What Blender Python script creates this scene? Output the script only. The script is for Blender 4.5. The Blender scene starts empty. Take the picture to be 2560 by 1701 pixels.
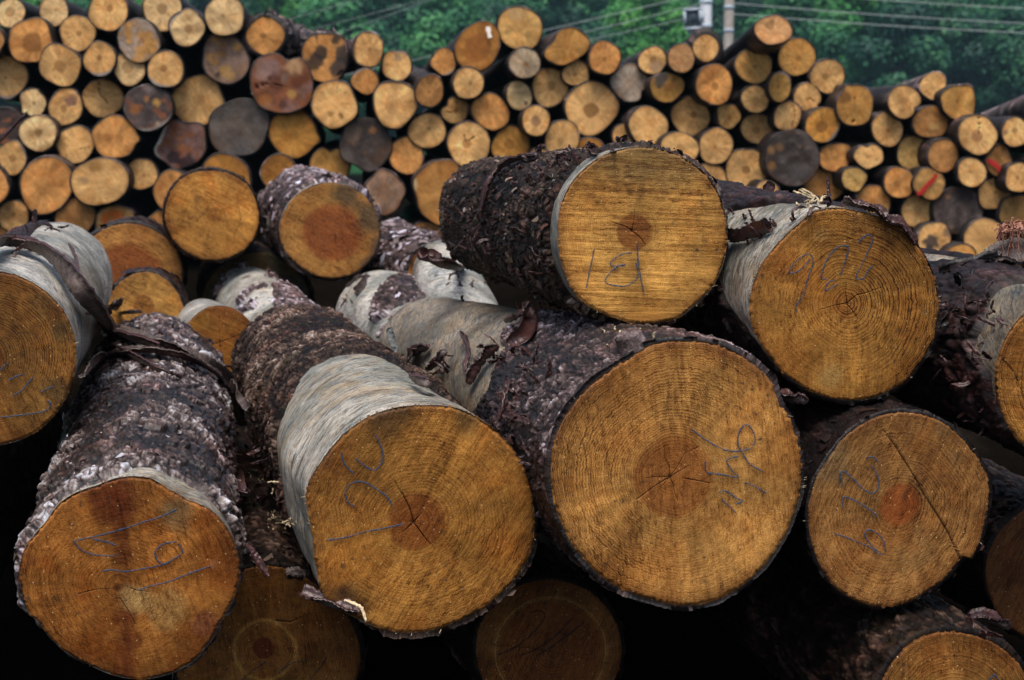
import bpy, math, random
import numpy as np
from mathutils import Vector
from mathutils.bvhtree import BVHTree

# ------------------------------------------------------------------ camera, sky, sun, exposure
SC = bpy.context.scene
COL = SC.collection
F, CXP, CYP = 3200.0, 1280.0, 850.5          # focal length and centre in photo pixels (2560 wide)
HOR = 400.0                                  # eye-level line in the photo
PITCH = math.atan((CYP - HOR) / F)
CAMZ = 1.36
cam_d = bpy.data.cameras.new('camera')
cam = bpy.data.objects.new('camera', cam_d)
COL.objects.link(cam)
cam.location = (0, 0, CAMZ)
cam.rotation_euler = (math.pi / 2 - PITCH, 0, 0)
cam_d.sensor_width = 36.0
cam_d.lens = F / 2560 * 36
cam_d.clip_start = 0.05
cam_d.clip_end = 2000
cam_d.dof.use_dof = True
cam_d.dof.focus_distance = 2.75
cam_d.dof.aperture_fstop = 5.0
SC.camera = cam

SUN_EL, SUN_AZ = math.radians(70), math.radians(188)     # azimuth clockwise from +Y: high, behind the viewer
world = bpy.data.worlds.new('World')
SC.world = world
world.use_nodes = True
wn = world.node_tree
sky = wn.nodes.new('ShaderNodeTexSky')
sky.sky_type = 'NISHITA'
sky.sun_disc = False
sky.sun_elevation = SUN_EL
sky.sun_rotation = SUN_AZ
sky.air_density = 1.0
sky.dust_density = 4.0
sky.ozone_density = 1.0
wn.links.new(sky.outputs[0], wn.nodes['Background'].inputs[0])
wn.nodes['Background'].inputs[1].default_value = 0.06
sun_d = bpy.data.lights.new('sun', 'SUN')
sun_d.energy = 1.5
sun_d.angle = math.radians(35)
sun_d.color = (1.0, 0.96, 0.90)
sun = bpy.data.objects.new('sun', sun_d)
COL.objects.link(sun)
sdir = Vector((math.sin(SUN_AZ) * math.cos(SUN_EL), math.cos(SUN_AZ) * math.cos(SUN_EL), math.sin(SUN_EL)))
sun.rotation_euler = sdir.to_track_quat('Z', 'Y').to_euler()
SC.view_settings.view_transform = 'Standard'
SC.view_settings.look = 'None'
SC.view_settings.gamma = 1.0
SC.view_settings.exposure = 1.45
SC.cycles.diffuse_bounces = 1
SC.cycles.max_bounces = 6

# ------------------------------------------------------------------ projection helpers
CAM = np.array([0, 0, CAMZ])
FWD = np.array([0, math.cos(PITCH), -math.sin(PITCH)])
UP = np.array([0, math.sin(PITCH), math.cos(PITCH)])
RT = np.array([1.0, 0, 0])


def ray(px, py):
    return FWD + (px - CXP) / F * RT - (py - CYP) / F * UP


def P(px, py, Z):
    return CAM + Z * ray(px, py)


def unit(v):
    v = np.asarray(v, float)
    return v / np.linalg.norm(v)


def on_plane(px, py, c, n):
    r = ray(px, py)
    return CAM + r * (np.dot(c - CAM, n) / np.dot(r, n))


# ------------------------------------------------------------------ noise (numpy)
def sm(x):
    return x * x * (3 - 2 * x)


def sstep(a, b, x):
    t = np.clip((x - a) / (b - a), 0, 1)
    return sm(t)


def vnoise(T, S, nt, seed):
    """value noise, periodic in T (0..1 -> nt cells); S in cells"""
    rng = np.random.RandomState(seed & 0x7fffffff)
    nt = max(1, int(nt))
    S = S - S.min()
    ns = int(S.max()) + 3
    lat = rng.rand(nt, ns)
    t = (T % 1.0) * nt
    i = np.floor(t).astype(int)
    ft = sm(t - i)
    j = np.floor(S).astype(int)
    fs = sm(S - j)
    i0, i1 = i % nt, (i + 1) % nt
    a = lat[i0, j] * (1 - ft) + lat[i1, j] * ft
    b = lat[i0, j + 1] * (1 - ft) + lat[i1, j + 1] * ft
    return a * (1 - fs) + b * fs


def fbm(T, S, nt, fs, seed, octv=4, gain=0.5):
    out = np.zeros(np.broadcast(T, S).shape)
    amp, tot = 1.0, 0.0
    for o in range(octv):
        out = out + amp * vnoise(T, S * fs * 2 ** o, nt * 2 ** o, seed + 17 * o)
        tot += amp
        amp *= gain
    return out / tot


def worley(T, S, nt, fs, seed):
    rng = np.random.RandomState(seed & 0x7fffffff)
    nt = int(nt)
    S = (S - S.min()) * fs
    ns = int(S.max()) + 4
    jt, js, val = rng.rand(nt, ns), rng.rand(nt, ns), rng.rand(nt, ns)
    t = (T % 1.0) * nt
    s = S + 1.0
    i, j = np.floor(t).astype(int), np.floor(s).astype(int)
    f1 = np.full(t.shape, 9.0)
    f2 = np.full(t.shape, 9.0)
    idv = np.zeros(t.shape)
    lt, ls = np.zeros(t.shape), np.zeros(t.shape)
    for di in (-1, 0, 1):
        for dj in (-1, 0, 1):
            ii, jj = (i + di) % nt, j + dj
            dt = i + di + jt[ii, jj] - t
            ds = jj + js[ii, jj] - s
            d = np.sqrt(dt * dt + ds * ds)
            near = d < f1
            f2 = np.where(near, f1, np.minimum(f2, d))
            idv = np.where(near, val[ii, jj], idv)
            lt, ls = np.where(near, -dt, lt), np.where(near, -ds, ls)
            f1 = np.where(near, d, f1)
    return f1, f2, idv, lt, ls


def xy_noise(x, y, fr, seed, octv=4, gain=0.5):
    x = x * fr + 1000
    y = y * fr + 1000
    out, amp, tot = 0, 1.0, 0.0
    for o in range(octv):
        rng = np.random.RandomState((seed + 31 * o) & 0x7fffffff)
        lat = rng.rand(64, 64)
        a, b = x * 2 ** o, y * 2 ** o
        i, j = np.floor(a).astype(int), np.floor(b).astype(int)
        fa, fb = sm(a - i), sm(b - j)
        g = lambda p, q: lat[p % 64, q % 64]
        v = (g(i, j) * (1 - fa) + g(i + 1, j) * fa) * (1 - fb) + (g(i, j + 1) * (1 - fa) + g(i + 1, j + 1) * fa) * fb
        out = out + amp * v
        tot += amp
        amp *= gain
    return out / tot


# ------------------------------------------------------------------ objects and meshes
def thing(name, label, cat, loc, group=None):
    o = bpy.data.objects.new(name, None)
    o.empty_display_size = 0.05
    COL.objects.link(o)
    o.location = loc
    o['label'] = label
    o['category'] = cat
    if group:
        o['group'] = group
    return o


def tag(o, label, cat, group=None):
    o['label'] = label
    o['category'] = cat
    if group:
        o['group'] = group
    return o


def mesh_data(name, V, Q=None, Tr=None, mats=(), attrs=None, smooth=True, matidx=None):
    V = np.asarray(V, float)
    me = bpy.data.meshes.new(name)
    me.vertices.add(len(V))
    me.vertices.foreach_set('co', V.astype(np.float32).ravel())
    loops, starts = [], []
    off = 0
    if Q is not None and len(Q):
        Q = np.asarray(Q, np.int32)
        loops.append(Q.ravel())
        starts.append(np.arange(len(Q)) * 4)
        off = len(Q) * 4
    if Tr is not None and len(Tr):
        Tr = np.asarray(Tr, np.int32)
        loops.append(Tr.ravel())
        starts.append(off + np.arange(len(Tr)) * 3)
    lp = np.concatenate(loops)
    st = np.concatenate(starts)
    me.loops.add(len(lp))
    me.loops.foreach_set('vertex_index', lp.astype(np.int32))
    me.polygons.add(len(st))
    me.polygons.foreach_set('loop_start', st.astype(np.int32))
    if matidx is not None:
        me.polygons.foreach_set('material_index', np.asarray(matidx, np.int32))
    me.update(calc_edges=True)
    if smooth:
        me.polygons.foreach_set('use_smooth', np.ones(len(st), bool))
    for m in mats:
        me.materials.append(m)
    for k, a in (attrs or {}).items():
        a = np.asarray(a, np.float32)
        if a.ndim == 1:
            me.attributes.new(k, 'FLOAT', 'POINT').data.foreach_set('value', a)
        elif a.shape[1] == 3:
            me.attributes.new(k, 'FLOAT_VECTOR', 'POINT').data.foreach_set('vector', a.ravel())
        else:
            me.attributes.new(k, 'FLOAT_COLOR', 'POINT').data.foreach_set('color', a.ravel())
    me.validate()
    return me


def put(name, me, parent=None, loc=None):
    o = bpy.data.objects.new(name, me)
    COL.objects.link(o)
    if parent is not None:
        o.parent = parent
    if loc is not None:
        o.location = loc
    return o


def grid_quads(nr, nc, wrap=True):
    r, c = np.meshgrid(np.arange(nr - 1), np.arange(nc if wrap else nc - 1), indexing='ij')
    c2 = (c + 1) % nc
    return np.stack([r * nc + c, r * nc + c2, (r + 1) * nc + c2, (r + 1) * nc + c], -1).reshape(-1, 4)


# ------------------------------------------------------------------ materials
def new_mat(name, rough=0.6, spec=0.4):
    m = bpy.data.materials.new(name)
    m.use_nodes = True
    b = m.node_tree.nodes['Principled BSDF']
    b.inputs['Roughness'].default_value = rough
    b.inputs['Specular IOR Level'].default_value = spec
    return m, m.node_tree, b


class NT:
    """small node-building helper"""

    def __init__(self, nt):
        self.nt = nt

    def n(self, kind, **kw):
        nd = self.nt.nodes.new(kind)
        for k, v in kw.items():
            setattr(nd, k, v)
        return nd

    def put(self, sock, val):
        if hasattr(val, 'bl_idname') and hasattr(val, 'outputs'):
            val = val.outputs[0]
        if hasattr(val, 'is_output'):
            self.nt.links.new(val, sock)
        else:
            sock.default_value = val

    def attr(self, name, out='Fac'):
        return self.n('ShaderNodeAttribute', attribute_name=name).outputs[out]

    def math(self, op, a, b=0.0, c=None, clamp=False):
        nd = self.n('ShaderNodeMath', operation=op, use_clamp=clamp)
        self.put(nd.inputs[0], a)
        self.put(nd.inputs[1], b)
        if c is not None:
            self.put(nd.inputs[2], c)
        return nd.outputs[0]

    def noise(self, vec, scale, detail=4, rough=0.55, dist=0.0):
        nd = self.n('ShaderNodeTexNoise')
        if vec is not None:
            self.put(nd.inputs['Vector'], vec)
        nd.inputs['Scale'].default_value = scale
        nd.inputs['Detail'].default_value = detail
        nd.inputs['Roughness'].default_value = rough
        nd.inputs['Distortion'].default_value = dist
        return nd.outputs[0]

    def mapping(self, vec, scale=(1, 1, 1), rot=(0, 0, 0), loc=(0, 0, 0)):
        nd = self.n('ShaderNodeMapping')
        self.put(nd.inputs[0], vec)
        nd.inputs['Location'].default_value = loc
        nd.inputs['Rotation'].default_value = rot
        nd.inputs['Scale'].default_value = scale
        return nd.outputs[0]

    def ramp(self, fac, stops, interp='LINEAR'):
        nd = self.n('ShaderNodeValToRGB')
        nd.color_ramp.interpolation = interp
        el = nd.color_ramp.elements
        while len(el) < len(stops):
            el.new(0.5)
        for e, (p, c) in zip(el, stops):
            e.position = p
            e.color = (*c, 1) if len(c) == 3 else c
        self.put(nd.inputs[0], fac)
        return nd.outputs[0]

    def mrange(self, v, a, b, c=0.0, d=1.0):
        nd = self.n('ShaderNodeMapRange')
        self.put(nd.inputs[0], v)
        for k, x in zip((1, 2, 3, 4), (a, b, c, d)):
            nd.inputs[k].default_value = x
        return nd.outputs[0]

    def mix(self, fac, a, b, mode='MIX'):
        nd = self.n('ShaderNodeMix', data_type='RGBA', blend_type=mode)
        self.put(nd.inputs[0], fac)
        self.put(nd.inputs[6], a if not isinstance(a, tuple) else (*a[:3], 1))
        self.put(nd.inputs[7], b if not isinstance(b, tuple) else (*b[:3], 1))
        return nd.outputs[2]

    def scale_col(self, col, val):
        nd = self.n('ShaderNodeVectorMath', operation='SCALE')
        self.put(nd.inputs[0], col)
        self.put(nd.inputs[3], val)
        return nd.outputs[0]

    def bump(self, h, strength, dist, normal=None):
        nd = self.n('ShaderNodeBump')
        nd.inputs['Strength'].default_value = strength
        nd.inputs['Distance'].default_value = dist
        self.put(nd.inputs['Height'], h)
        if normal is not None:
            self.put(nd.inputs['Normal'], normal)
        return nd.outputs[0]


def face_material(name, rings, saw_ang, ring_c=0.45, saw_c=0.3, near=True, rough=0.5, sx=18):
    """sawn end grain: painted macro colour in 'wcol', rings on 'rho', saw scratches on 'fxy' (metres)"""
    m, nt, b = new_mat(name, rough, 0.16)
    g = NT(nt)
    rho = g.attr('rho')
    fxy = g.attr('fxy', 'Vector')
    wcol = g.attr('wcol', 'Color')
    n1 = g.noise(fxy, 9 if near else 14, 3)
    n2 = g.noise(fxy, 3.0, 2)
    one = g.n('ShaderNodeTexNoise', noise_dimensions='1D')
    g.put(one.inputs['W'], g.math('MULTIPLY', rho, 7.0))
    one.inputs['Scale'].default_value = 1.0
    ph = g.math('MULTIPLY', rho, rings)
    ph = g.math('ADD', ph, g.math('MULTIPLY', one.outputs[0], 5.0))
    ph = g.math('ADD', ph, g.math('MULTIPLY', n1, 2.2))
    fr = g.math('FRACT', ph)
    ring = g.ramp(fr, [(0.0, (1, 1, 1)), (0.45, (0.8, 0.8, 0.8)), (0.82, (0, 0, 0)), (1.0, (0.9, 0.9, 0.9))])
    rmask = g.mrange(n2, 0.35, 0.62, 0.25, 1.0)
    ringk = g.math('SUBTRACT', 1.0, g.math('MULTIPLY', g.math('SUBTRACT', 1.0, ring), g.math('MULTIPLY', rmask, ring_c)))
    # saw scratches
    sv = g.mapping(fxy, rot=(0, 0, saw_ang))
    saw = g.noise(g.mapping(sv, scale=(sx, 150, 1)), 1.0, 5, 0.65, 0.2)
    saw2 = g.noise(g.mapping(sv, scale=(sx * .45, 42, 1)), 1.0, 3, 0.6, 0.3)
    sawk = g.math('ADD', g.mrange(saw, 0.3, 0.7, -saw_c, saw_c), g.mrange(saw2, 0.3, 0.7, -saw_c * .8, saw_c * .8))
    grain = g.noise(fxy, 420, 2, 0.7)
    fine = g.noise(fxy, 70, 5, 0.75)
    k = g.math('ADD', ringk, sawk)
    k = g.math('ADD', k, g.mrange(grain, 0.25, 0.75, -0.34, 0.34) if near else g.mrange(grain, 0.25, 0.75, -0.15, 0.15))
    k = g.math('ADD', k, g.mrange(fine, 0.3, 0.7, -0.32, 0.28) if near else g.mrange(fine, 0.3, 0.7, -0.16, 0.14))
    strk = g.noise(g.mapping(sv, scale=(45, 210, 1)), 1.0, 3, 0.6, 0.6)
    smk = g.noise(g.mapping(fxy, loc=(4, 4, 0)), 6.5, 3, 0.6)
    k = g.math('SUBTRACT', k, g.math('MULTIPLY', g.mrange(strk, 0.50, 0.62), g.mrange(smk, 0.42, 0.60, 0.03, 0.34 if near else 0.15)))
    k = g.math('MAXIMUM', k, 0.10)
    col = g.scale_col(wcol, k)
    # redder in the dark strokes
    col = g.mix(g.mrange(k, 0.5, 1.0, 0.45, 0.0), col, g.mix(1.0, col, (1.0, 0.62, 0.32), 'MULTIPLY'))
    # mould specks and pale sawdust
    mou = g.noise(fxy, 60, 2, 0.6)
    moum = g.noise(fxy, 5, 2, 0.5)
    md = g.math('MULTIPLY', g.mrange(mou, 0.60, 0.70), g.mrange(moum, 0.50, 0.64))
    col = g.mix(g.math('MULTIPLY', md, 0.8), col, (0.035, 0.03, 0.02))
    if near:
        vor = g.n('ShaderNodeTexVoronoi')
        g.put(vor.inputs['Vector'], g.mapping(fxy, scale=(1, 1, 1)))
        vor.inputs['Scale'].default_value = 95
        dust = g.math('LESS_THAN', vor.outputs['Distance'], 0.13)
        sep = g.n('ShaderNodeSeparateColor')
        g.put(sep.inputs[0], vor.outputs['Color'])
        dust = g.math('MULTIPLY', dust, g.math('GREATER_THAN', sep.outputs[0], 0.72))
        col = g.mix(g.math('MULTIPLY', dust, 0.75), col, (0.62, 0.42, 0.18))
    nt.links.new(col, b.inputs['Base Color'])
    h = g.math('ADD', g.math('MULTIPLY', saw, 1.0), g.math('MULTIPLY', grain, 0.6))
    h = g.math('ADD', h, g.math('MULTIPLY', fine, 0.9))
    nt.links.new(g.bump(h, 0.55 if near else 0.3, 0.004), b.inputs['Normal'])
    rg = g.mrange(fine, 0.3, 0.7, rough - 0.1, rough + 0.2)
    nt.links.new(rg, b.inputs['Roughness'])
    return m


def bark_material(name, stops, rough=0.42, spec=0.4, moss=0.0, lichen=0.0, red=0.3, bump=0.7):
    m, nt, b = new_mat(name, rough, spec)
    g = NT(nt)
    tone = g.attr('tone')
    bc = g.attr('bc', 'Vector')
    n1 = g.noise(bc, 24, 6, 0.65)
    n2 = g.noise(g.mapping(bc, scale=(1, .45, 1)), 190, 5, 0.75, 0.6)
    t = g.math('ADD', tone, g.mrange(n1, 0.3, 0.7, -0.24, 0.24))
    t = g.math('ADD', t, g.mrange(n2, 0.25, 0.75, -0.26, 0.26), clamp=True)
    col = g.ramp(t, stops)
    nr = g.noise(bc, 6, 3, 0.6)
    col = g.mix(g.mrange(nr, 0.52, 0.68, 0, red), col, g.mix(1.0, col, (1.6, 0.62, 0.5), 'MULTIPLY'))
    if moss:
        nm = g.noise(bc, 5.5, 5, 0.7)
        col = g.mix(g.mrange(nm, 0.58, 0.70, 0, moss), col, (0.09, 0.075, 0.016))
    if lichen:
        nl = g.noise(bc, 11, 6, 0.8)
        col = g.mix(g.mrange(nl, 0.62, 0.70, 0, lichen), col, (0.5, 0.5, 0.47))
    nt.links.new(col, b.inputs['Base Color'])
    h = g.math('ADD', n1, g.math('MULTIPLY', n2, 0.6))
    nt.links.new(g.bump(h, bump, 0.006), b.inputs['Normal'])
    nt.links.new(g.mrange(n2, 0.2, 0.8, rough - 0.12, rough + 0.25), b.inputs['Roughness'])
    return m


def peel_material(name, white=(0.54, 0.50, 0.43), grey=(0.19, 0.205, 0.20), tan=(0.40, 0.27, 0.14), moss=0.5, slope=0.28):
    """debarked sapwood: 'bc' = (girth m, length m, 0), streaks run slantwise round the trunk"""
    m, nt, b = new_mat(name, 0.5, 0.25)
    g = NT(nt)
    bc = g.attr('bc', 'Vector')
    v = g.mapping(bc, rot=(0, 0, slope))
    st = g.noise(g.mapping(v, scale=(11, 42, 1)), 1.0, 9, 0.76, 1.6)
    st2 = g.noise(g.mapping(v, scale=(34, 150, 1)), 1.0, 5, 0.72, 1.0)
    big = g.noise(bc, 4.5, 4, 0.6)
    big2 = g.noise(g.mapping(bc, loc=(7, 3, 0)), 7.5, 4, 0.6)
    col = g.ramp(st, [(0.32, tuple(0.35 * q for q in grey)), (0.43, grey), (0.52, white), (0.59, tuple(0.5 * (a + c) for a, c in zip(white, tan))), (0.65, tan), (0.71, tuple(0.35 * q for q in tan))])
    col = g.mix(g.mrange(big, 0.40, 0.58, 0, 0.95), col, g.mix(1.0, col, (0.42, 0.47, 0.48), 'MULTIPLY'))
    col = g.mix(g.mrange(big2, 0.55, 0.7, 0, 0.6), col, tan)
    if moss:
        nm = g.noise(g.mapping(bc, loc=(2, 9, 0)), 8, 6, 0.75)
        col = g.mix(g.mrange(nm, 0.53, 0.68, 0, moss), col, (0.085, 0.09, 0.06))
    col = g.mix(g.mrange(st2, 0.50, 0.60, 0, 0.8), col, (0.085, 0.055, 0.035))
    spk = g.noise(bc, 210, 3, 0.7)
    col = g.scale_col(col, g.mrange(spk, 0.3, 0.7, 0.6, 1.3))
    res = g.noise(g.mapping(v, scale=(9, 26, 1)), 1.0, 9, 0.8, 0.8)
    col = g.mix(g.mrange(res, 0.55, 0.63, 0, 0.85), col, (0.055, 0.036, 0.026))
    stn = g.noise(g.mapping(bc, loc=(5, 1, 3)), 3.2, 5, 0.65)
    col = g.mix(g.mrange(stn, 0.48, 0.66, 0, 0.7), col, g.mix(1.0, col, (0.48, 0.40, 0.32), 'MULTIPLY'))
    nt.links.new(col, b.inputs['Base Color'])
    nt.links.new(g.bump(g.math('ADD', st, g.math('MULTIPLY', st2, 0.7)), 0.6, 0.004), b.inputs['Normal'])
    nt.links.new(g.mrange(st2, 0.3, 0.7, 0.35, 0.65), b.inputs['Roughness'])
    return m


def crayon_material(name, colr, thr=0.42, keep=0.9):
    m, nt, b = new_mat(name, 0.6, 0.3)
    g = NT(nt)
    tc = g.n('ShaderNodeTexCoord').outputs['Object']
    n = g.noise(g.mapping(tc, scale=(1, 1, 1.6)), 210, 4, 0.75)
    b.inputs['Base Color'].default_value = (*colr, 1)
    nt.links.new(g.mrange(n, thr - 0.08, thr + 0.06, 0.0, keep), b.inputs['Alpha'])
    return m


def plain_material(name, colr, rough=0.6, spec=0.4, nscale=30, amp=0.35, bump=0.4, metal=0.0):
    m, nt, b = new_mat(name, rough, spec)
    g = NT(nt)
    tc = g.n('ShaderNodeTexCoord').outputs['Object']
    n = g.noise(tc, nscale, 5, 0.65)
    col = g.scale_col(g.n('ShaderNodeRGB').outputs[0], g.mrange(n, 0.25, 0.75, 1 - amp, 1 + amp))
    nt.nodes[[x.name for x in nt.nodes if x.type == 'RGB'][0]].outputs[0].default_value = (*colr, 1)
    nt.links.new(col, b.inputs['Base Color'])
    b.inputs['Metallic'].default_value = metal
    if bump:
        nt.links.new(g.bump(n, bump, 0.01), b.inputs['Normal'])
    return m


BK_STD = [(0.0, (0.003, 0.002, 0.002)), (0.26, (0.022, 0.0115, 0.0095)), (0.46, (0.075, 0.048, 0.040)), (0.66, (0.22, 0.18, 0.17)), (1.0, (0.54, 0.56, 0.62))]  # palest cool stop is the wet sky glint, painted into the bark
BK_DARK = [(0.0, (0.003, 0.002, 0.0015)), (0.28, (0.018, 0.0095, 0.0065)), (0.52, (0.066, 0.039, 0.027)), (0.80, (0.19, 0.135, 0.105)), (1.0, (0.36, 0.31, 0.29))]
BK_RED = [(0.0, (0.004, 0.002, 0.002)), (0.4, (0.018, 0.008, 0.007)), (0.75, (0.06, 0.028, 0.025)), (1.0, (0.2, 0.12, 0.11))]
M_BARK_SILVER_GLINT = bark_material('bark_silver_glint', BK_STD, 0.34, 0.55, moss=0.2, lichen=0.0)
M_BARK_BROWN = bark_material('bark_brown', BK_DARK, 0.45, 0.15, moss=0.15, lichen=0.2)
M_BARK_MOSSY = bark_material('bark_mossy', BK_DARK, 0.45, 0.2, moss=0.6, lichen=0.75, red=0.5)
M_BARK_PURPLE = bark_material('bark_purple_grey', [(a, tuple(x * y for x, y in zip(c, (1.06, 1.0, 1.08)))) for a, c in BK_STD], 0.45, 0.45)
M_BARK_RED = bark_material('bark_red_dark', BK_RED, 0.42, 0.3, red=0.6)
M_BARK_FAR = bark_material('bark_far', [(0.0, (0.004, 0.003, 0.0025)), (0.45, (0.020, 0.012, 0.010)), (0.8, (0.11, 0.075, 0.068)), (1.0, (0.36, 0.28, 0.28))], 0.55, 0.4, bump=0.5)
M_PEEL = peel_material('peeled_wood_white', moss=0.75)
M_PEEL_PALE = peel_material('peeled_wood_pale', (0.64, 0.61, 0.56), (0.30, 0.31, 0.31), (0.50, 0.42, 0.31), moss=0.3, slope=-0.9)
M_PEEL_TAN = peel_material('peeled_wood_tan', (0.33, 0.28, 0.21), (0.13, 0.135, 0.14), (0.30, 0.19, 0.10), moss=0.6, slope=1.0)
M_BLUE = crayon_material('blue_crayon', (0.012, 0.055, 0.11), 0.45, 0.84)
M_BLUE_SHADED = crayon_material('shaded_blue_crayon', (0.02, 0.024, 0.03), 0.45, 0.8)  # blue crayon with the bottom row's shade put into its colour
M_RED = crayon_material('red_paint', (0.45, 0.02, 0.015), 0.36, 0.95)
M_ORANGE = crayon_material('orange_paint', (0.75, 0.16, 0.01), 0.46, 0.9)
M_FIBRE = plain_material('pale_fibre', (0.55, 0.43, 0.27), 0.6, 0.3, 40, 0.3, 0.0)
M_STRIP_IN = plain_material('inner_bark', (0.055, 0.022, 0.020), 0.38, 0.5, 28, 0.6, 0.5)
M_STRIP_OUT = plain_material('outer_bark', (0.085, 0.060, 0.052), 0.5, 0.45, 34, 0.8, 0.8)
M_SHRED = plain_material('red_bark_shred', (0.040, 0.014, 0.012), 0.42, 0.45, 50, 0.6, 0.4)
M_REDFIB = plain_material('red_fibre', (0.30, 0.13, 0.085), 0.6, 0.3, 40, 0.4, 0.0)

# ------------------------------------------------------------------ the setting: ground and hill
def ground_h(x, y):
    h = 0.46 * sstep(4.75, 5.6, y) + 0.16 * sstep(7.4, 8.2, y)
    hill = np.maximum(0, y - 78) * 0.42 + 5 * sstep(78, 125, y) * (xy_noise(x, y, 0.03, 5, 3) - 0.4)
    hill = np.minimum(hill, 95 + 0.05 * y)
    return h + np.where(y > 78, np.maximum(hill, 0), 0)


def build_ground():
    ys = np.concatenate([np.linspace(-60, 0, 12)[:-1], np.linspace(0, 12, 70), np.linspace(12.6, 60, 30), np.linspace(62, 330, 90)])
    xs = np.concatenate([np.linspace(-260, -12, 50)[:-1], np.linspace(-12, 12, 70), np.linspace(12, 260, 50)[1:]])
    X, Y = np.meshgrid(xs, ys)
    Z = ground_h(X, Y) + 0.05 * (xy_noise(X, Y, 1.3, 3, 4) - 0.5)
    V = np.stack([X, Y, Z], -1).reshape(-1, 3)
    m, nt, b = new_mat('yard_earth', 0.95, 0.0)
    g = NT(nt)
    tc = g.n('ShaderNodeTexCoord').outputs['Object']
    n = g.noise(tc, 3.0, 8, 0.7)
    earth = g.ramp(n, [(0.3, (0.002, 0.0015, 0.001)), (0.55, (0.004, 0.003, 0.0022)), (0.75, (0.012, 0.009, 0.006))])  # near-black earth: shade of the gaps between logs put into its colour
    n2 = g.noise(tc, 0.35, 6, 0.65)
    green = g.ramp(n2, [(0.35, (0.006, 0.026, 0.016)), (0.6, (0.02, 0.07, 0.024)), (0.8, (0.05, 0.12, 0.03))])
    sx = g.n('ShaderNodeSeparateXYZ')
    g.put(sx.inputs[0], tc)
    col = g.mix(g.mrange(sx.outputs[1], 62, 78), earth, green)
    nt.links.new(col, b.inputs['Base Color'])
    nt.links.new(g.bump(n, 0.6, 0.05), b.inputs['Normal'])
    o = put('ground', mesh_data('ground', V, grid_quads(len(ys), len(xs), False), mats=[m]))
    o['kind'] = 'structure'


build_ground()

# ------------------------------------------------------------------ logs of the front pile
VP = (480.0, HOR)            # where the front logs all point
SURF = []                    # (bvh, root, c0, axis) for resting loose bark on the logs


def outline_from(pts, c0, a, u, v):
    W = np.array([on_plane(px, py, c0, a) for px, py in pts]) - c0
    pu, pv = W @ u, W @ v
    th = np.arctan2(pv, pu)
    R = np.hypot(pu, pv)
    o = np.argsort(th)
    th, R = th[o], R[o]
    return np.concatenate([th - 2 * np.pi, th, th + 2 * np.pi]), np.tile(R, 3)


def ellipse_pts(cx, cy, rx, ry, rot=0.0, seed=0, amp=0.025, n=48, shape=''):
    t = np.linspace(0, 2 * np.pi, n, endpoint=False)
    rng = np.random.RandomState(seed)
    k = np.ones(n)
    for h in range(2, 6):
        k += amp * rng.randn() / h * 1.6 * np.cos(h * t + rng.rand() * 6.28)
    c, s = np.cos(t), np.sin(t)
    if 'square' in shape:
        q = (np.abs(c) ** 4 + np.abs(s) ** 4) ** -0.25
        k *= 0.55 * q + 0.45
    if 'tear' in shape:
        k *= 1 - 0.30 * np.exp(-((np.angle(np.exp(1j * (t - 2.2)))) / 0.6) ** 2)
    if 'lobed' in shape:
        k *= 1 + 0.045 * np.sin(4 * t + seed) + 0.03 * np.sin(7 * t + 1.7 * seed)
    if 'notch' in shape:
        ang = float(shape.split('notch')[1].split()[0]) * np.pi / 180
        k *= 1 - 0.26 * np.exp(-((np.angle(np.exp(1j * (t - ang)))) / 0.28) ** 2)
    if 'nub' in shape:
        ang = float(shape.split('nub')[1].split()[0]) * np.pi / 180
        k *= 1 + 0.17 * np.exp(-((np.angle(np.exp(1j * (t - ang)))) / 0.17) ** 2)
    x, y = rx * k * c, ry * k * s
    r = math.radians(rot)
    return np.stack([cx + x * math.cos(r) - y * math.sin(r), cy - (x * math.sin(r) + y * math.cos(r))], -1)


def zone(spec, th_deg):
    """piecewise-linear value round the trunk; spec = [(deg, value), ...]; 0 = right, 90 = top"""
    d = np.array([s[0] for s in spec], float)
    vv = np.array([s[1] for s in spec], float)
    d = np.concatenate([d - 360, d, d + 360])
    return np.interp(th_deg % 360, d, np.tile(vv, 3))


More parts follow.
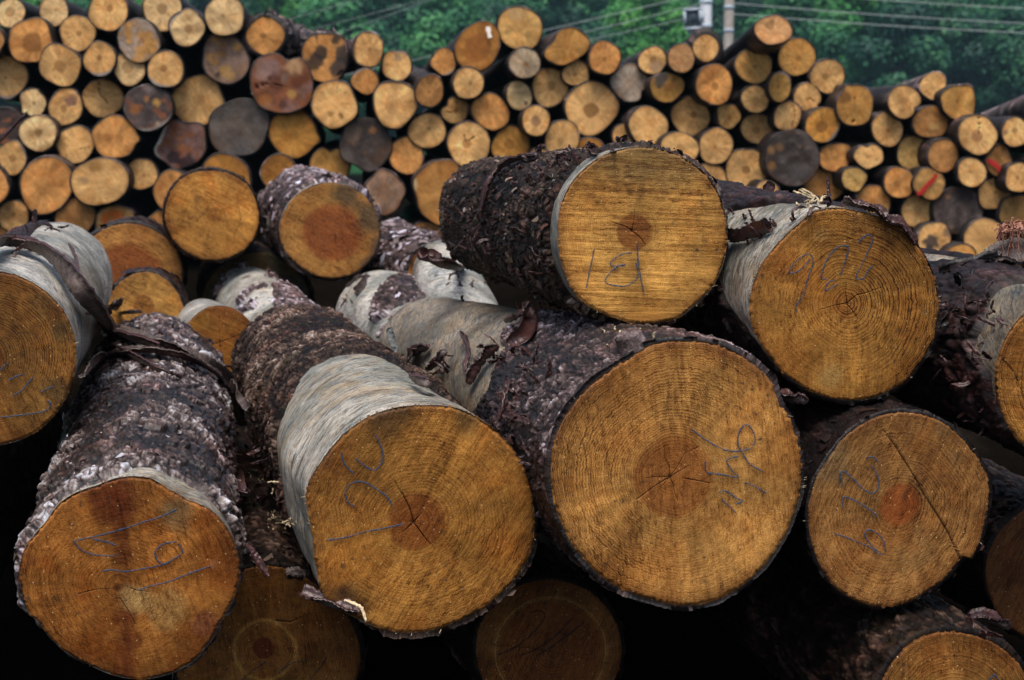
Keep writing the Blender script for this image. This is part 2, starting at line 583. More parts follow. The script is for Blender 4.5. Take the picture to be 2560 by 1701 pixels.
def paint_face(rho, th, x, y, spec, seed):
    """macro colour of a sawn end: sapwood tints, heart, stains, grey weathering, split lines (linear RGB)"""
    base = np.array(spec.get('base', (0.40, 0.185, 0.040)))
    R = spec['R']
    col = np.ones((len(rho), 3)) * base
    n = xy_noise(x, y, 3.0 / R * 0.35, seed, 4)
    n2 = xy_noise(x, y, 9.0 / R * 0.35, seed + 5, 4)
    amp = spec.get('mottle', 0.45)
    col *= (1 + amp * (n - 0.5) * 2)[:, None]
    redd = sstep(0.45, 0.75, n2)[:, None] * spec.get('redden', 0.5)
    col = col * (1 - redd) + col * np.array((0.85, 0.62, 0.42)) * redd
    # faint rays
    ray_n = vnoise(th / (2 * np.pi), rho * 1.5, 46, seed + 9)
    col *= (1 + 0.22 * (ray_n - 0.5) * 2 * sstep(0.1, 0.5, rho))[:, None]
    ang0 = seed * 1.7
    xs_, ys_ = x * math.cos(ang0) + y * math.sin(ang0), -x * math.sin(ang0) + y * math.cos(ang0)
    smear = xy_noise(xs_ * 0.35, ys_, 6.0 / R * 0.35, seed + 33, 5, 0.6)
    col *= (1 + 0.55 * (smear - 0.5) * 2)[:, None]
    wet = sstep(0.55, 0.75, xy_noise(xs_ * 0.5, ys_ * 0.9, 2.2 / R * 0.35, seed + 44, 4))[:, None] * 0.4
    col = col * (1 - wet) + col * np.array((0.55, 0.42, 0.30)) * wet
    edge = sstep(0.84, 1.02, rho + 0.09 * (n2 - 0.5))[:, None] * spec.get('edge', 0.6)
    col = col * (1 - edge) + np.array((0.13, 0.045, 0.012)) * edge
    ew = spec.get('halo')
    if ew:
        k = (np.exp(-((rho - ew) / 0.022) ** 2) * 0.45)[:, None]
        col = col * (1 - k) + np.array((0.5, 0.3, 0.08)) * k
    h = spec.get('heart', 0)
    if h:
        hc = np.array(spec.get('heart_col', (0.20, 0.062, 0.013)))
        k = (1 - sstep(h * 0.88, h * 1.10, rho + 0.10 * h * (n2 - 0.5) * 2))[:, None] * spec.get('heart_k', 0.85)
        col = col * (1 - k) + hc * (0.75 + 0.5 * n2)[:, None] * k
    pt = spec.get('pith', 0.0)
    if pt:
        k = (1 - sstep(pt * 0.5, pt, rho))[:, None] * 0.85
        col = col * (1 - k) + np.array((0.08, 0.025, 0.008)) * k
    w = spec.get('weather', 0)
    if w:
        k = sstep(0.62 - 0.5 * w, 0.80 - 0.5 * w, 0.5 * n + 0.5 * n2 + 0.06 * rho)[:, None]
        wv = (0.25 + 2.2 * n2 * smear + 0.9 * xy_noise(x, y, 22.0 / R * 0.35, seed + 61, 3) ** 2)
        col = col * (1 - k) + np.array(spec.get('weather_col', (0.10, 0.075, 0.07))) * wv[:, None] * k
    for sx0, sw, sk in spec.get('streak', ()):     # dark wet band running down the face through the pith
        k = (np.exp(-((x / R - sx0 - 0.05 * (n - 0.5)) / sw) ** 2) * sk * (0.35 + 0.9 * n2))[:, None]
        col = col * (1 - k) + np.array((0.12, 0.030, 0.008)) * k
    psoft = spec.get('psoft', 0.25)
    for g in spec.get('patch', ()):       # (angle, rho, size, colour, strength)
        ang, rr, sz, pc, ks = g
        px, py = rr * R * math.cos(math.radians(ang)), rr * R * math.sin(math.radians(ang))
        d = np.hypot(x - px, y - py) / (sz * R) + 0.7 * (n2 - 0.5) * 2 + 0.5 * (n - 0.5)
        k = (1 - sstep(psoft, 1.25, d))[:, None] * ks
        col = col * (1 - k) + np.array(pc) * (0.7 + 0.6 * n2)[:, None] * k
    gr = spec.get('grey')
    if gr is not None:                     # grey crescent on one side
        d = np.cos(th - math.radians(gr))
        k = sstep(0.80, 0.92, rho * (0.55 + 0.45 * d) + 0.10 * (n2 - 0.5))[:, None] * 0.85
        k = np.where((d > 0.2)[:, None], k, 0)
        col = col * (1 - k) + np.array(spec.get('grey_col', (0.25, 0.24, 0.24))) * (0.7 + 0.6 * n2)[:, None] * k
    dep = np.zeros(len(rho))
    for c in spec.get('cracks', ()):       # polyline in face metres/R, width/R
        pts, wd = c
        pts = np.array(pts, float) * R
        best = np.full(len(rho), 9.0)
        tt = np.zeros(len(rho))
        for i in range(len(pts) - 1):
            a, b2 = pts[i], pts[i + 1]
            d = b2 - a
            t = np.clip(((x - a[0]) * d[0] + (y - a[1]) * d[1]) / (d @ d), 0, 1)
            dd = np.hypot(x - a[0] - t * d[0], y - a[1] - t * d[1])
            nb = dd < best
            tt = np.where(nb, (i + t) / (len(pts) - 1), tt)
            best = np.where(nb, dd, best)
        wloc = np.maximum(0.42 * wd * R, 0.0009) * (1 - 0.55 * tt) * (0.5 + 1.0 * n2)
        k = 1 - sstep(0.45, 1.1, best / wloc)
        dep = np.maximum(dep, k)
        col = col * (1 - 0.66 * k[:, None]) + np.array((0.02, 0.008, 0.003)) * 0.66 * k[:, None]
    return np.clip(col, 0.004, 0.9), dep


def radial_cracks(n, r0, r1, seed, w=0.012):
    rng = np.random.RandomState(seed)
    out = []
    for i in range(n):
        a = 2 * math.pi * (i + rng.rand() * 0.8) / n
        l = r1 * (0.5 + 0.7 * rng.rand())
        pts = [(r0 * math.cos(a), r0 * math.sin(a))]
        for k in range(1, 4):
            a2 = a + rng.randn() * 0.07
            pts.append(((r0 + l * k / 3) * math.cos(a2), (r0 + l * k / 3) * math.sin(a2)))
        out.append((pts, w * (0.6 + 0.8 * rng.rand())))
    return out


def ribbon_flat(pts3, width, n, seed, lift=0.0):
    """a crayon or paint stroke: a slightly raised ribbon lying on a plane with normal n"""
    pts3 = np.asarray(pts3)
    k = len(pts3)
    t = np.linspace(0, k - 1, max(8, (k - 1) * 7))
    i = np.clip(np.floor(t).astype(int), 0, k - 2)
    f = (t - i)[:, None]
    p0, p1, p2, p3 = pts3[np.maximum(i - 1, 0)], pts3[i], pts3[i + 1], pts3[np.minimum(i + 2, k - 1)]
    C = 0.5 * ((2 * p1) + (-p0 + p2) * f + (2 * p0 - 5 * p1 + 4 * p2 - p3) * f ** 2 + (-p0 + 3 * p1 - 3 * p2 + p3) * f ** 3)
    T = np.gradient(C, axis=0)
    T /= np.linalg.norm(T, axis=1)[:, None] + 1e-9
    S = np.cross(T, n)
    rng = np.random.RandomState(seed)
    w = width * (0.75 + 0.5 * rng.rand(len(C)))[:, None] * 0.5
    h = np.asarray(n) * 0.0008
    V = np.concatenate([C - S * w, C - S * w * 0.4 + h, C + S * w * 0.4 + h, C + S * w]) + np.asarray(n) * lift
    m = len(C)
    q = []
    for r in range(3):
        for j in range(m - 1):
            q.append((r * m + j, r * m + j + 1, (r + 1) * m + j + 1, (r + 1) * m + j))
    return V, np.array(q)


def join(parts):
    Vs, Qs, off = [], [], 0
    for V, Q in parts:
        Vs.append(V)
        Qs.append(Q + off)
        off += len(V)
    return np.concatenate(Vs), np.concatenate(Qs)


def flakes(pos, nrm, tan, n, size, rng, aspect=1.6, tilt=0.35, lift=0.002):
    """little bent bark scales: 2x3 vertex cards with thickness given by the bend; returns V, Q"""
    bit = np.cross(nrm, tan)
    rot = rng.randn(n) * 0.5
    t = tan * np.cos(rot)[:, None] + bit * np.sin(rot)[:, None]
    b = np.cross(nrm, t)
    sz = size * (0.45 + rng.rand(n) ** 2 * 1.5)
    L = sz * aspect * (0.6 + 0.8 * rng.rand(n))
    V = np.zeros((n, 6, 3))
    tl = rng.rand(n) * tilt
    tb = rng.randn(n) * tilt * 0.5
    for k, (i, j) in enumerate([(-1, -1), (-1, 1), (0, -1), (0, 1), (1, -1), (1, 1)]):
        jl = 1 + 0.45 * rng.randn(n)
        jw = 1 + 0.40 * rng.randn(n)
        along = 0.5 * L * i * np.clip(jl, .4, 1.7)
        side = 0.5 * sz * j * np.clip(jw, .3, 1.7)
        up = lift + along * tl * 0.7 + side * tb + 0.12 * sz * (1 - abs(i)) + np.abs(rng.randn(n)) * 0.0015
        V[:, k] = pos + t * along[:, None] + b * side[:, None] + nrm * up[:, None]
    base = np.arange(n)[:, None] * 6
    Q = np.concatenate([base + np.array([0, 1, 3, 2]), base + np.array([2, 3, 5, 4])])
    return V.reshape(-1, 3), Q


def build_log(label, Z0, back, pts, face, bark=None, peel=None, s0=None, s1=None, holes=0.0, group='logs of the front pile',
              NT_=340, NS_=170, thick=0.014, plate=(40, 14), fl=(300, 0.012, 0.3), tone0=-0.04, facemat=None,
              marks=(), fringe=0, seed=1, pith=None, cell_amp=1.0, face_res=(96, 380), mark_mat=None, edge_noise=0.09, scale_h=0.006, isles=0.0):
    """one felled log: root Empty > cut_face, bark and/or peeled_wood, crayon marks, splinters"""
    rng = np.random.RandomState(seed)
    pts = np.asarray(pts, float)
    cx, cy = 0.5 * (pts[:, 0].min() + pts[:, 0].max()), 0.5 * (pts[:, 1].min() + pts[:, 1].max())
    c0 = P(cx, cy, Z0)
    bx, by, br, Z1 = back
    c1 = P(bx, by, Z1)
    L = float(np.linalg.norm(c1 - c0))
    a = (c1 - c0) / L
    u = unit(np.cross(a, (0, 0, 1)))
    v = np.cross(u, a)
    thk, Rk = outline_from(pts, c0, a, u, v)
    r1 = br * Z1 / F

    def Rf(th):
        th = (np.asarray(th) + np.pi) % (2 * np.pi) - np.pi
        return np.interp(th, thk, Rk)
    Rm = float(np.mean(Rf(np.linspace(0, 6.28, 60))))
    tw = rng.rand(4) * 6.28

    def Rad(th, s):
        t = np.clip(s / L, 0, 1)
        f = Rf(th)
        bk = r1 * (0.75 + 0.25 * f / Rm) * (1 + 0.025 * np.cos(2 * th + tw[0]) + 0.02 * np.cos(3 * th + tw[1]))
        flare = np.exp(-s / 0.25)
        fm = f * flare + (0.35 * Rm + 0.65 * f) * (1 - flare)
        return fm * (1 - t) + bk * t + 0.006 * np.sin(9 * s + tw[2]) * np.sin(2 * th + tw[3]) * (1 - flare)

    def surf(th, s, r):
        return c0 + a * np.asarray(s)[..., None] + (np.cos(th)[..., None] * u + np.sin(th)[..., None] * v) * np.asarray(r)[..., None]

    def swell(T, S):
        if peel is None:
            return 0 * S
        return (0.020 * (fbm(T / 6.2832, S / L, 6, 3.5 * L, seed, 3) - 0.5)) * sstep(0, 0.12, S)

    base = c0 - np.array([0, 0, Rm])
    root = thing('log', label, 'log', base, group)
    # ---- coarse surface for resting things on it
    tg, sg = np.meshgrid(np.linspace(0, 2 * np.pi, 48, endpoint=False), np.linspace(0, L, 24))
    Vc = surf(tg, sg, Rad(tg, sg) + (thick * 0.7 if bark else 0)).reshape(-1, 3)
    fc = np.concatenate([Vc, [c0]])
    ql = [tuple(q) for q in grid_quads(24, 48)] + [(i, (i + 1) % 48, len(fc) - 1) for i in range(48)]
    SURF.append((BVHTree.FromPolygons([tuple(p) for p in fc], ql), root, base, a))
    # ---- sawn face
    nr, ntf = face_res
    pp = c0 if pith is None else on_plane(pith[0], pith[1], c0, a)
    pth = np.array([(pp - c0) @ u, (pp - c0) @ v])
    th = np.linspace(0, 2 * np.pi, ntf, endpoint=False)
    rr = np.linspace(0, 1, nr) ** 0.8
    ox = np.cos(th) * Rad(th, 0 * th)
    oy = np.sin(th) * Rad(th, 0 * th)
    RH, TH = np.meshgrid(rr, th, indexing='ij')
    wob = 1 + 0.006 * rng.randn(ntf) * 1.0
    X = pth[0] + (ox * wob - pth[0])[None] * RH
    Y = pth[1] + (oy * wob - pth[1])[None] * RH
    x, y = X.ravel() - pth[0], Y.ravel() - pth[1]
    ang = np.arctan2(y, x)
    sp = dict(face)
    sp['R'] = Rm
    colr, dep = paint_face(RH.ravel(), ang, x, y, sp, seed * 13)
    dpt = 0.004 * (xy_noise(x, y, 14, seed, 4) - 0.5) + 0.003 * dep + 0.008 * sstep(0.965, 1.0, RH.ravel()) * xy_noise(x, y, 60, seed + 2, 3)
    V = c0 + X.ravel()[:, None] * u + Y.ravel()[:, None] * v + a * (dpt - 0.002)[:, None]
    me = mesh_data('cut_face', V - base, grid_quads(nr, ntf)[:, ::-1], mats=[facemat],
                   attrs={'rho': RH.ravel(), 'fxy': np.stack([x, y, 0 * x + seed * 0.7], -1), 'wcol': np.concatenate([colr, np.ones((len(x), 1))], 1)})
    cf = put('cut_face', me, root)
    # ---- trunk under the bark
    if peel is not None:
        nt2, ns2 = 220, 110
        s = L * (np.linspace(0, 1, ns2)) ** 1.4
        T, S = np.meshgrid(np.linspace(0, 2 * np.pi, nt2, endpoint=False), s)
        r = Rad(T, S) + swell(T, S) + 0.004 * (fbm(T / 6.2832, S, 30, 20, seed + 2, 3) - 0.5) * sstep(0, 0.12, S)
        V = surf(T, S, r).reshape(-1, 3)
        Q = grid_quads(ns2, nt2)
        V = np.concatenate([V, [c1]])
        capT = np.array([((ns2 - 1) * nt2 + i, (ns2 - 1) * nt2 + (i + 1) % nt2, len(V) - 1) for i in range(nt2)])
        bc = np.stack([T * Rm, S, 0 * S + seed], -1).reshape(-1, 3)
        bc = np.concatenate([bc, bc[-1:]])
        put('peeled_wood', mesh_data('peeled_wood', V - base, Q, capT, mats=[peel], attrs={'bc': bc}), root)
    # ---- bark
    if bark is not None:
        s = L * (np.linspace(0, 1, NS_)) ** 1.5
        s = np.concatenate([[0.0], s])
        T, S = np.meshgrid(np.linspace(0, 2 * np.pi, NT_, endpoint=False), s)
        T0 = T / (2 * np.pi)
        low = fbm(T0, S, 7, 4, seed + 3, 4)
        f1, f2, idv, lt, ls = worley(T0 + 0.055 * (low - .5) + 0.018 * (fbm(T0, S, 30, 22, seed + 22, 3) - .5), S + 0.09 * fbm(T0, S, 9, 8, seed + 21, 4), plate[0], plate[1], seed + 5)
        g1, g2, idw, mt, ms = worley(T0 + 0.02 * (low - .5) + 0.008 * (fbm(T0, S, 60, 50, seed + 24, 2) - .5), S + 0.03 * fbm(T0, S, 24, 18, seed + 23, 3), plate[0] * 2.6, plate[1] * 3.0, seed + 6)
        gap = sstep(0.0, 0.16, f2 - f1)
        gap2 = sstep(0.0, 0.2, g2 - g1)
        rimk = 0.30 + 0.70 * sstep(0.0, 0.05, S)
        h = thick * (0.25 + 1.5 * low ** 2) * (0.55 + 0.45 * rimk) + 0.0015 + rimk * cell_amp * (0.006 * (idv - 0.4) * gap + 0.003 * (idw - 0.5) * gap2 - 0.006 * (1 - gap) - 0.0025 * (1 - gap2))
        # each scale of bark is tilted its own way, most of them lifting towards the sawn end
        ra, rb = np.modf(idv * 97.13)[0], np.modf(idv * 31.77)[0]
        rc, rd = np.modf(idw * 97.13)[0], np.modf(idw * 31.77)[0]
        h += rimk * scale_h * ((ra - 0.8) * ls * 1.0 + (rb - 0.5) * lt * 0.9) * gap
        h += rimk * scale_h * 0.55 * ((rc - 0.8) * ms * 1.3 + (rd - 0.5) * mt * 1.0) * gap2
        h += 0.008 * (fbm(T0, S, 70, 40, seed + 8, 4, .6) - 0.5) - rimk * 0.006 * (1 - sstep(0.0, 0.07, np.abs(fbm(T0, S, 26, 7, seed + 60, 3) - .5)))
        deg = np.degrees(T)
        m = np.ones_like(T)
        if s0 is not None:
            m = np.minimum(m, (S - zone(s0, deg) + edge_noise * 2 * (fbm(T0, S, 12, 7, seed + 30, 4) - 0.5)) / 0.02)
        if s1 is not None:
            m = np.minimum(m, (zone(s1, deg) - S + edge_noise * 2.4 * (fbm(T0, S, 12, 7, seed + 31, 4) - 0.5)) / 0.02)
        if holes:
            m = np.minimum(m, (fbm(T0, S, 8, 5, seed + 40, 5) - holes) / 0.02)
        if isles:
            m = np.maximum(m, (fbm(T0, S, 11, 9, seed + 45, 5) - isles) / 0.02)
        if peel is None:
            m = np.ones_like(T)
        mk = np.clip(m, 0, 1)
        ht = (0.004 * np.log1p(np.exp(np.clip(h / 0.004, -20, 20))) + 0.001) * mk - 0.003 * (1 - mk)
        rim = np.zeros_like(S)
        rim[1] = 0.006 * (fbm(T0[1:2], S[1:2], 60, 1, seed + 50, 3)[0] - 0.7)
        rim[2] = rim[1] * 0.5
        ht = ht + swell(T, S)
        ht[0] = -0.002
        V = surf(T, S + rim * -0.9, Rad(T, S) + ht).reshape(-1, 3)
        Q = grid_quads(NS_ + 1, NT_)
        keep = (m.ravel()[Q] > -0.6).any(1)
        Q = Q[keep]
        tone = (0.24 + tone0 + 0.34 * (idv - 0.45) + 0.34 * (idw - 0.45) + 1.1 * (low - 0.5) + 0.5 * (fbm(T0, S, 90, 60, seed + 70, 3) - .5)) * (0.2 + 0.8 * gap) * (0.5 + 0.5 * gap2)
        tone[0:2] *= 0.5
        bc = np.stack([T * Rm, S, 0 * S + seed], -1).reshape(-1, 3)
        tone = tone.ravel()
        nfl, fsz, ftl = fl
        if nfl:
            n = nfl
            i = rng.randint(0, NT_, n)
            j = np.clip((rng.rand(n) ** 1.0 * (NS_ - 4)).astype(int) + 2, 2, NS_ - 1)
            ok = mk[j, i] > 0.9
            i, j = i[ok], j[ok]
            n = len(i)
            tt, ss = T[j, i] + rng.randn(n) * 0.01, S[j, i]
            nrm = np.cos(tt)[:, None] * u + np.sin(tt)[:, None] * v
            circ = -np.sin(tt)[:, None] * u + np.cos(tt)[:, None] * v
            pos = surf(tt, ss, Rad(tt, ss) + ht[j, i])
            mixv = np.where(rng.rand(n)[:, None] < 0.5, a[None], unit(a)[None] * 0.4 + circ)
            mixv /= np.linalg.norm(mixv, axis=1)[:, None]
            fv, fq = flakes(pos, nrm, mixv, n, fsz, rng, tilt=ftl)
            ft = np.repeat(np.clip(0.24 + tone0 + 0.62 * rng.rand(n) ** 2.2 - 0.10 * rng.rand(n) + 0.5 * (low[j, i] - 0.5), 0.02, 1), 6)
            fb = np.repeat(np.stack([tt * Rm, ss, 0 * ss + seed + rng.rand(n)], -1), 6, axis=0)
            Q = np.concatenate([Q, fq + len(V)])
            V = np.concatenate([V, fv])
            tone = np.concatenate([tone, ft])
            bc = np.concatenate([bc, fb])
        capT = None
        if peel is None:
            k0 = NS_ * NT_
            V = np.concatenate([V, [c1]])
            tone = np.append(tone, 0.2)
            bc = np.concatenate([bc, bc[:1]])
            capT = np.array([(k0 + i, k0 + (i + 1) % NT_, len(V) - 1) for i in range(NT_)])
        used = np.zeros(len(V), bool)
        used[Q.ravel()] = True
        if capT is not None:
            used[capT.ravel()] = True
        idx = np.cumsum(used) - 1
        put('bark', mesh_data('bark', V[used] - base, idx[Q], None if capT is None else idx[capT], mats=[bark],
                              attrs={'tone': np.clip(tone[used], 0, 1), 'bc': bc[used]}), root)
    # ---- crayon marks
    for k, stroke in enumerate(marks):
        w = 0.0034
        W3 = [on_plane(px, py, c0, a) - a * 0.0055 for px, py in stroke]
        V, Q = ribbon_flat(W3, w, -a, seed + k)
        put('crayon_mark', mesh_data('crayon_mark', V - base, Q, mats=[mark_mat or M_BLUE]), root)
    # ---- torn fibres round the sawn edge
    if fringe:
        n = int(fringe * .6)
        cl = rng.rand(12) * 6.28
        tt = np.where(rng.rand(n) < 0.85, cl[rng.randint(0, 12, n)] + rng.randn(n) * 0.10, rng.rand(n) * 6.28)
        tt = tt[(np.sin(tt) > -.25) | (rng.rand(n) < .12)]
        n = len(tt)
        r = Rad(tt, 0 * tt) + 0.001
        p0 = surf(tt, 0 * tt + 0.002, r - 0.003)
        nrm = np.cos(tt)[:, None] * u + np.sin(tt)[:, None] * v
        circ = -np.sin(tt)[:, None] * u + np.cos(tt)[:, None] * v
        ln = 0.0015 + 0.009 * rng.rand(n) ** 5
        d = nrm * (0.6 + 0.6 * rng.rand(n))[:, None] + circ * rng.randn(n)[:, None] * 0.7 - a * (0.2 + rng.rand(n))[:, None] * 0.5
        w = circ * (0.0005 + 0.0008 * rng.rand(n))[:, None]
        V = np.stack([p0 - w, p0 + w, p0 + d * ln[:, None] + w * 0.3, p0 + d * ln[:, None] - w * 0.3], 1).reshape(-1, 3)
        Q = np.arange(n * 4).reshape(-1, 4)
        put('splinter_fringe', mesh_data('splinter_fringe', V - base, Q, mats=[M_FIBRE], smooth=False), root)['kind'] = 'stuff'
    return root, base, a


def z(x0, y0, sc, pts):
    return [(x0 + p[0] / sc, y0 + p[1] / sc) for p in pts]


FM_A = face_material('end_grain_a', 34, 1.35, 0.47, 0.16, rough=0.42)
FM_B = face_material('end_grain_b', 40, -1.0, 0.61, 0.20, rough=0.45)
FM_C = face_material('end_grain_c', 52, 1.45, 0.68, 0.16, rough=0.48)
FM_D = face_material('end_grain_d', 44, 0.05, 0.27, 0.36, rough=0.48, sx=7)
FM_E = face_material('end_grain_e', 34, 1.5, 0.80, 0.12, rough=0.46)
FM_F = face_material('end_grain_f', 36, -1.1, 0.54, 0.2, rough=0.5)
FM_G = face_material('end_grain_g', 44, 1.2, 0.74, 0.16, rough=0.5)
FM_H = face_material('end_grain_h', 30, 0.1, 0.80, 0.14, rough=0.5)
FM_MID = face_material('end_grain_mid', 26, 0.5, 0.30, 0.20, rough=0.55)
FM_FAR = face_material('end_grain_far', 9, 0.9, 0.10, 0.12, near=False, rough=0.6)

# --- bottom left log, shaggy silver bark
ptsA = z(0, 1000, 2.237, [(740, 425), (850, 440), (940, 500), (1050, 560), (1180, 615), (1260, 700), (1310, 800), (1340, 920), (1335, 1040), (1290, 1150), (1230, 1250), (1180, 1350), (1100, 1450), (960, 1530), (800, 1565), (650, 1545), (500, 1480), (380, 1420), (290, 1340), (220, 1250), (150, 1180), (120, 1080), (105, 970), (130, 850), (180, 770), (260, 680), (330, 580), (420, 520), (540, 480), (640, 440)])
mA = [z(0, 1000, 2.237, s) for s in (
    [(410, 785), (550, 755), (700, 715), (800, 680), (900, 650), (995, 605)],
    [(415, 785), (450, 830), (520, 860), (600, 868), (660, 865)],
    [(520, 775), (600, 790), (650, 810)],
    [(990, 790), (920, 800), (870, 840), (880, 890), (920, 915), (965, 890), (1020, 850), (1000, 800)],
    [(575, 955), (620, 945), (700, 955), (800, 940), (900, 920), (960, 895)],
    [(770, 1060), (850, 1035), (950, 1010), (1050, 970), (1175, 925)])]
build_log('shaggy silver barked log at bottom left, its wet brown end marked with blue crayon strokes', 2.40, (400, 945, 155, 4.25), ptsA,
          dict(base=(0.313, 0.119, 0.023), mottle=0.55, redden=0.75, pith=0.05, edge=0.45, psoft=0.45, streak=[(0.07, 0.06, 0.9), (-0.03, 0.03, 0.5)],
               patch=[(92, 0.86, 0.26, (0.13, 0.028, 0.007), 0.85), (50, 0.9, 0.2, (0.16, 0.11, 0.05), 0.7), (78, 0.35, 0.10, (0.15, 0.04, 0.01), 0.8), (84, 0.55, 0.09, (0.15, 0.04, 0.01), 0.8), (-70, 0.30, 0.10, (0.15, 0.04, 0.01), 0.7), (-80, 0.55, 0.11, (0.15, 0.04, 0.01), 0.7),
                      (-35, 0.22, 0.16, (0.52, 0.33, 0.12), 0.7), (-28, 0.5, 0.2, (0.46, 0.27, 0.09), 0.6), (135, 0.88, 0.13, (0.42, 0.16, 0.03), 0.8), (10, 0.93, 0.1, (0.33, 0.14, 0.06), 0.7), (-30, 0.93, 0.15, (0.22, 0.07, 0.03), 0.7)],
               cracks=[([(-0.05, 0.0), (-0.2, 0.0), (-0.36, -0.03)], 0.012), ([(0.06, 0.02), (0.18, -0.04), (0.3, -0.06)], 0.008), ([(0.02, -0.1), (0.1, -0.25), (0.16, -0.4)], 0.006)]),
          bark=M_BARK_SILVER_GLINT, peel=M_PEEL, s0=[(0, 0.0), (30, 0.045), (58, 0.085), (84, 0.05), (92, 0.0), (300, 0.0)], edge_noise=0.02,
          thick=0.012, plate=(27, 11), scale_h=0.015, fl=(700, 0.0055, 0.4), tone0=0.18, facemat=FM_A, marks=mA, fringe=70, seed=11, pith=(293, 1470), NT_=640, NS_=330)
# --- second log, peeled white collar then brown bark
ptsB = z(600, 800, 1.74, [(800, 372), (950, 385), (1040, 430), (1130, 500), (1200, 580), (1250, 680), (1280, 800), (1285, 900), (1270, 1000), (1230, 1090), (1150, 1180), (1060, 1250), (960, 1310), (850, 1350), (730, 1365), (620, 1345), (500, 1295), (400, 1240), (350, 1170), (335, 1080), (320, 950), (300, 850), (285, 770), (300, 700), (350, 620), (410, 540), (470, 480), (560, 420), (660, 385)])
mB = [z(600, 800, 1.74, s) for s in (
    [(585, 495), (610, 545), (620, 600), (595, 645), (570, 650), (530, 625), (500, 600)],
    [(440, 575), (450, 620), (490, 665)],
    [(495, 810), (465, 785), (458, 740), (490, 705), (540, 705), (600, 740), (640, 770), (660, 805)],
    [(375, 955), (450, 945), (540, 920), (620, 905), (710, 885)])]
build_log('log with a broad white peeled collar and brown bark behind, end split across its heart', 2.45, (752, 938, 168, 4.1), ptsB,
          dict(base=(0.412, 0.184, 0.036), mottle=0.35, redden=0.5, heart=0.25, heart_col=(0.21, 0.065, 0.013), edge=0.45,
               patch=[(105, 1.0, 0.22, (0.06, 0.035, 0.015), 0.8), (140, 1.0, 0.16, (0.08, 0.045, 0.02), 0.6), (60, 1.0, 0.15, (0.07, 0.05, 0.02), 0.6), (-20, 0.85, 0.2, (0.40, 0.14, 0.02), 0.6), (-150, 0.55, 0.25, (0.42, 0.16, 0.025), 0.6), (-138, 0.83, 0.16, (0.02, 0.013, 0.008), 0.9), (-127, 0.86, 0.10, (0.02, 0.013, 0.008), 0.9)],  # the two darkest patches paint the shade in the torn hollow, lower left
               cracks=[([(-0.10, 0.27), (-0.03, 0.12), (0.0, 0.0), (0.08, -0.12), (0.14, -0.2)], 0.017), ([(0.0, 0.0), (0.07, 0.08)], 0.014), ([(0.0, 0.0), (-0.1, -0.08)], 0.014), ([(-0.16, 0.37), (-0.1, 0.25)], 0.012)]),
          bark=M_BARK_BROWN, peel=M_PEEL, s0=[(0, -0.1), (20, 0.02), (38, 0.10), (55, 0.30), (75, 0.52), (90, 0.60), (120, 0.62), (150, 0.55), (180, 0.48), (205, 0.32), (222, 0.1), (240, 0.0), (270, -0.1)], edge_noise=0.06,
          thick=0.010, plate=(52, 20), scale_h=0.008, fl=(300, 0.006, 0.5), tone0=0.06, facemat=FM_B, marks=mB, fringe=520, seed=23, pith=(1034, 1306), NT_=640, NS_=330)
# --- big middle log
ptsC = z(1300, 750, 1.845, [(765, 185), (900, 200), (1000, 240), (1090, 300), (1150, 360), (1200, 480), (1255, 570), (1285, 660), (1300, 780), (1300, 880), (1270, 980), (1230, 1080), (1180, 1160), (1120, 1240), (1030, 1320), (930, 1380), (840, 1410), (740, 1415), (620, 1390), (500, 1350), (400, 1300), (310, 1220), (240, 1140), (190, 1040), (150, 930), (137, 800), (145, 680), (180, 580), (240, 480), (310, 400), (400, 330), (500, 270), (580, 210), (650, 190)])
mC = [z(1300, 750, 1.845, s) for s in (
    [(780, 590), (860, 650), (940, 690), (1010, 695), (1060, 680), (1080, 640), (1060, 590), (1030, 575), (1005, 610), (1000, 660), (1030, 720), (1060, 760), (1115, 790)],
    [(850, 740), (850, 780), (868, 800), (880, 797), (930, 805), (1000, 815), (965, 775), (950, 735), (1000, 720)],
    [(1030, 840), (1080, 860), (1130, 890)],
    [(910, 885), (945, 880), (990, 910), (1020, 925), (990, 940)],
    [(920, 915), (960, 950), (990, 980)])]
build_log('biggest log of the front pile, blue scrawl right of its large dark heart', 2.45, (1085, 884, 142, 4.35), ptsC,
          dict(base=(0.492, 0.241, 0.061), mottle=0.30, redden=0.4, heart=0.315, heart_col=(0.26, 0.088, 0.018), heart_k=0.8, edge=0.75,
               patch=[(115, 0.8, 0.3, (0.30, 0.11, 0.02), 0.5), (-120, 0.85, 0.3, (0.36, 0.14, 0.025), 0.5), (10, 0.95, 0.25, (0.34, 0.12, 0.02), 0.5), (150, 0.5, 0.22, (0.30, 0.11, 0.02), 0.45)],
               cracks=radial_cracks(5, 0.0, 0.26, 8, 0.003) + [([(0.0, 0.0), (-0.12, -0.06), (-0.26, -0.15)], 0.014), ([(0.0, 0.0), (0.14, 0.07)], 0.012), ([(0.12, -0.02), (0.32, -0.07)], 0.010)]),
          bark=M_BARK_PURPLE, peel=M_PEEL_TAN, s0=[(0, -1)], s1=[(0, 3), (60, 1.2), (80, 0.95), (100, 0.78), (135, 0.62), (160, 0.55), (185, 0.7), (210, 3)], edge_noise=0.11,
          thick=0.011, plate=(80, 24), scale_h=0.0060, fl=(0, 0.009, 0.4), tone0=0.05, facemat=FM_C, marks=mC, fringe=160, seed=37, pith=(1674, 1192), NT_=660, NS_=330)
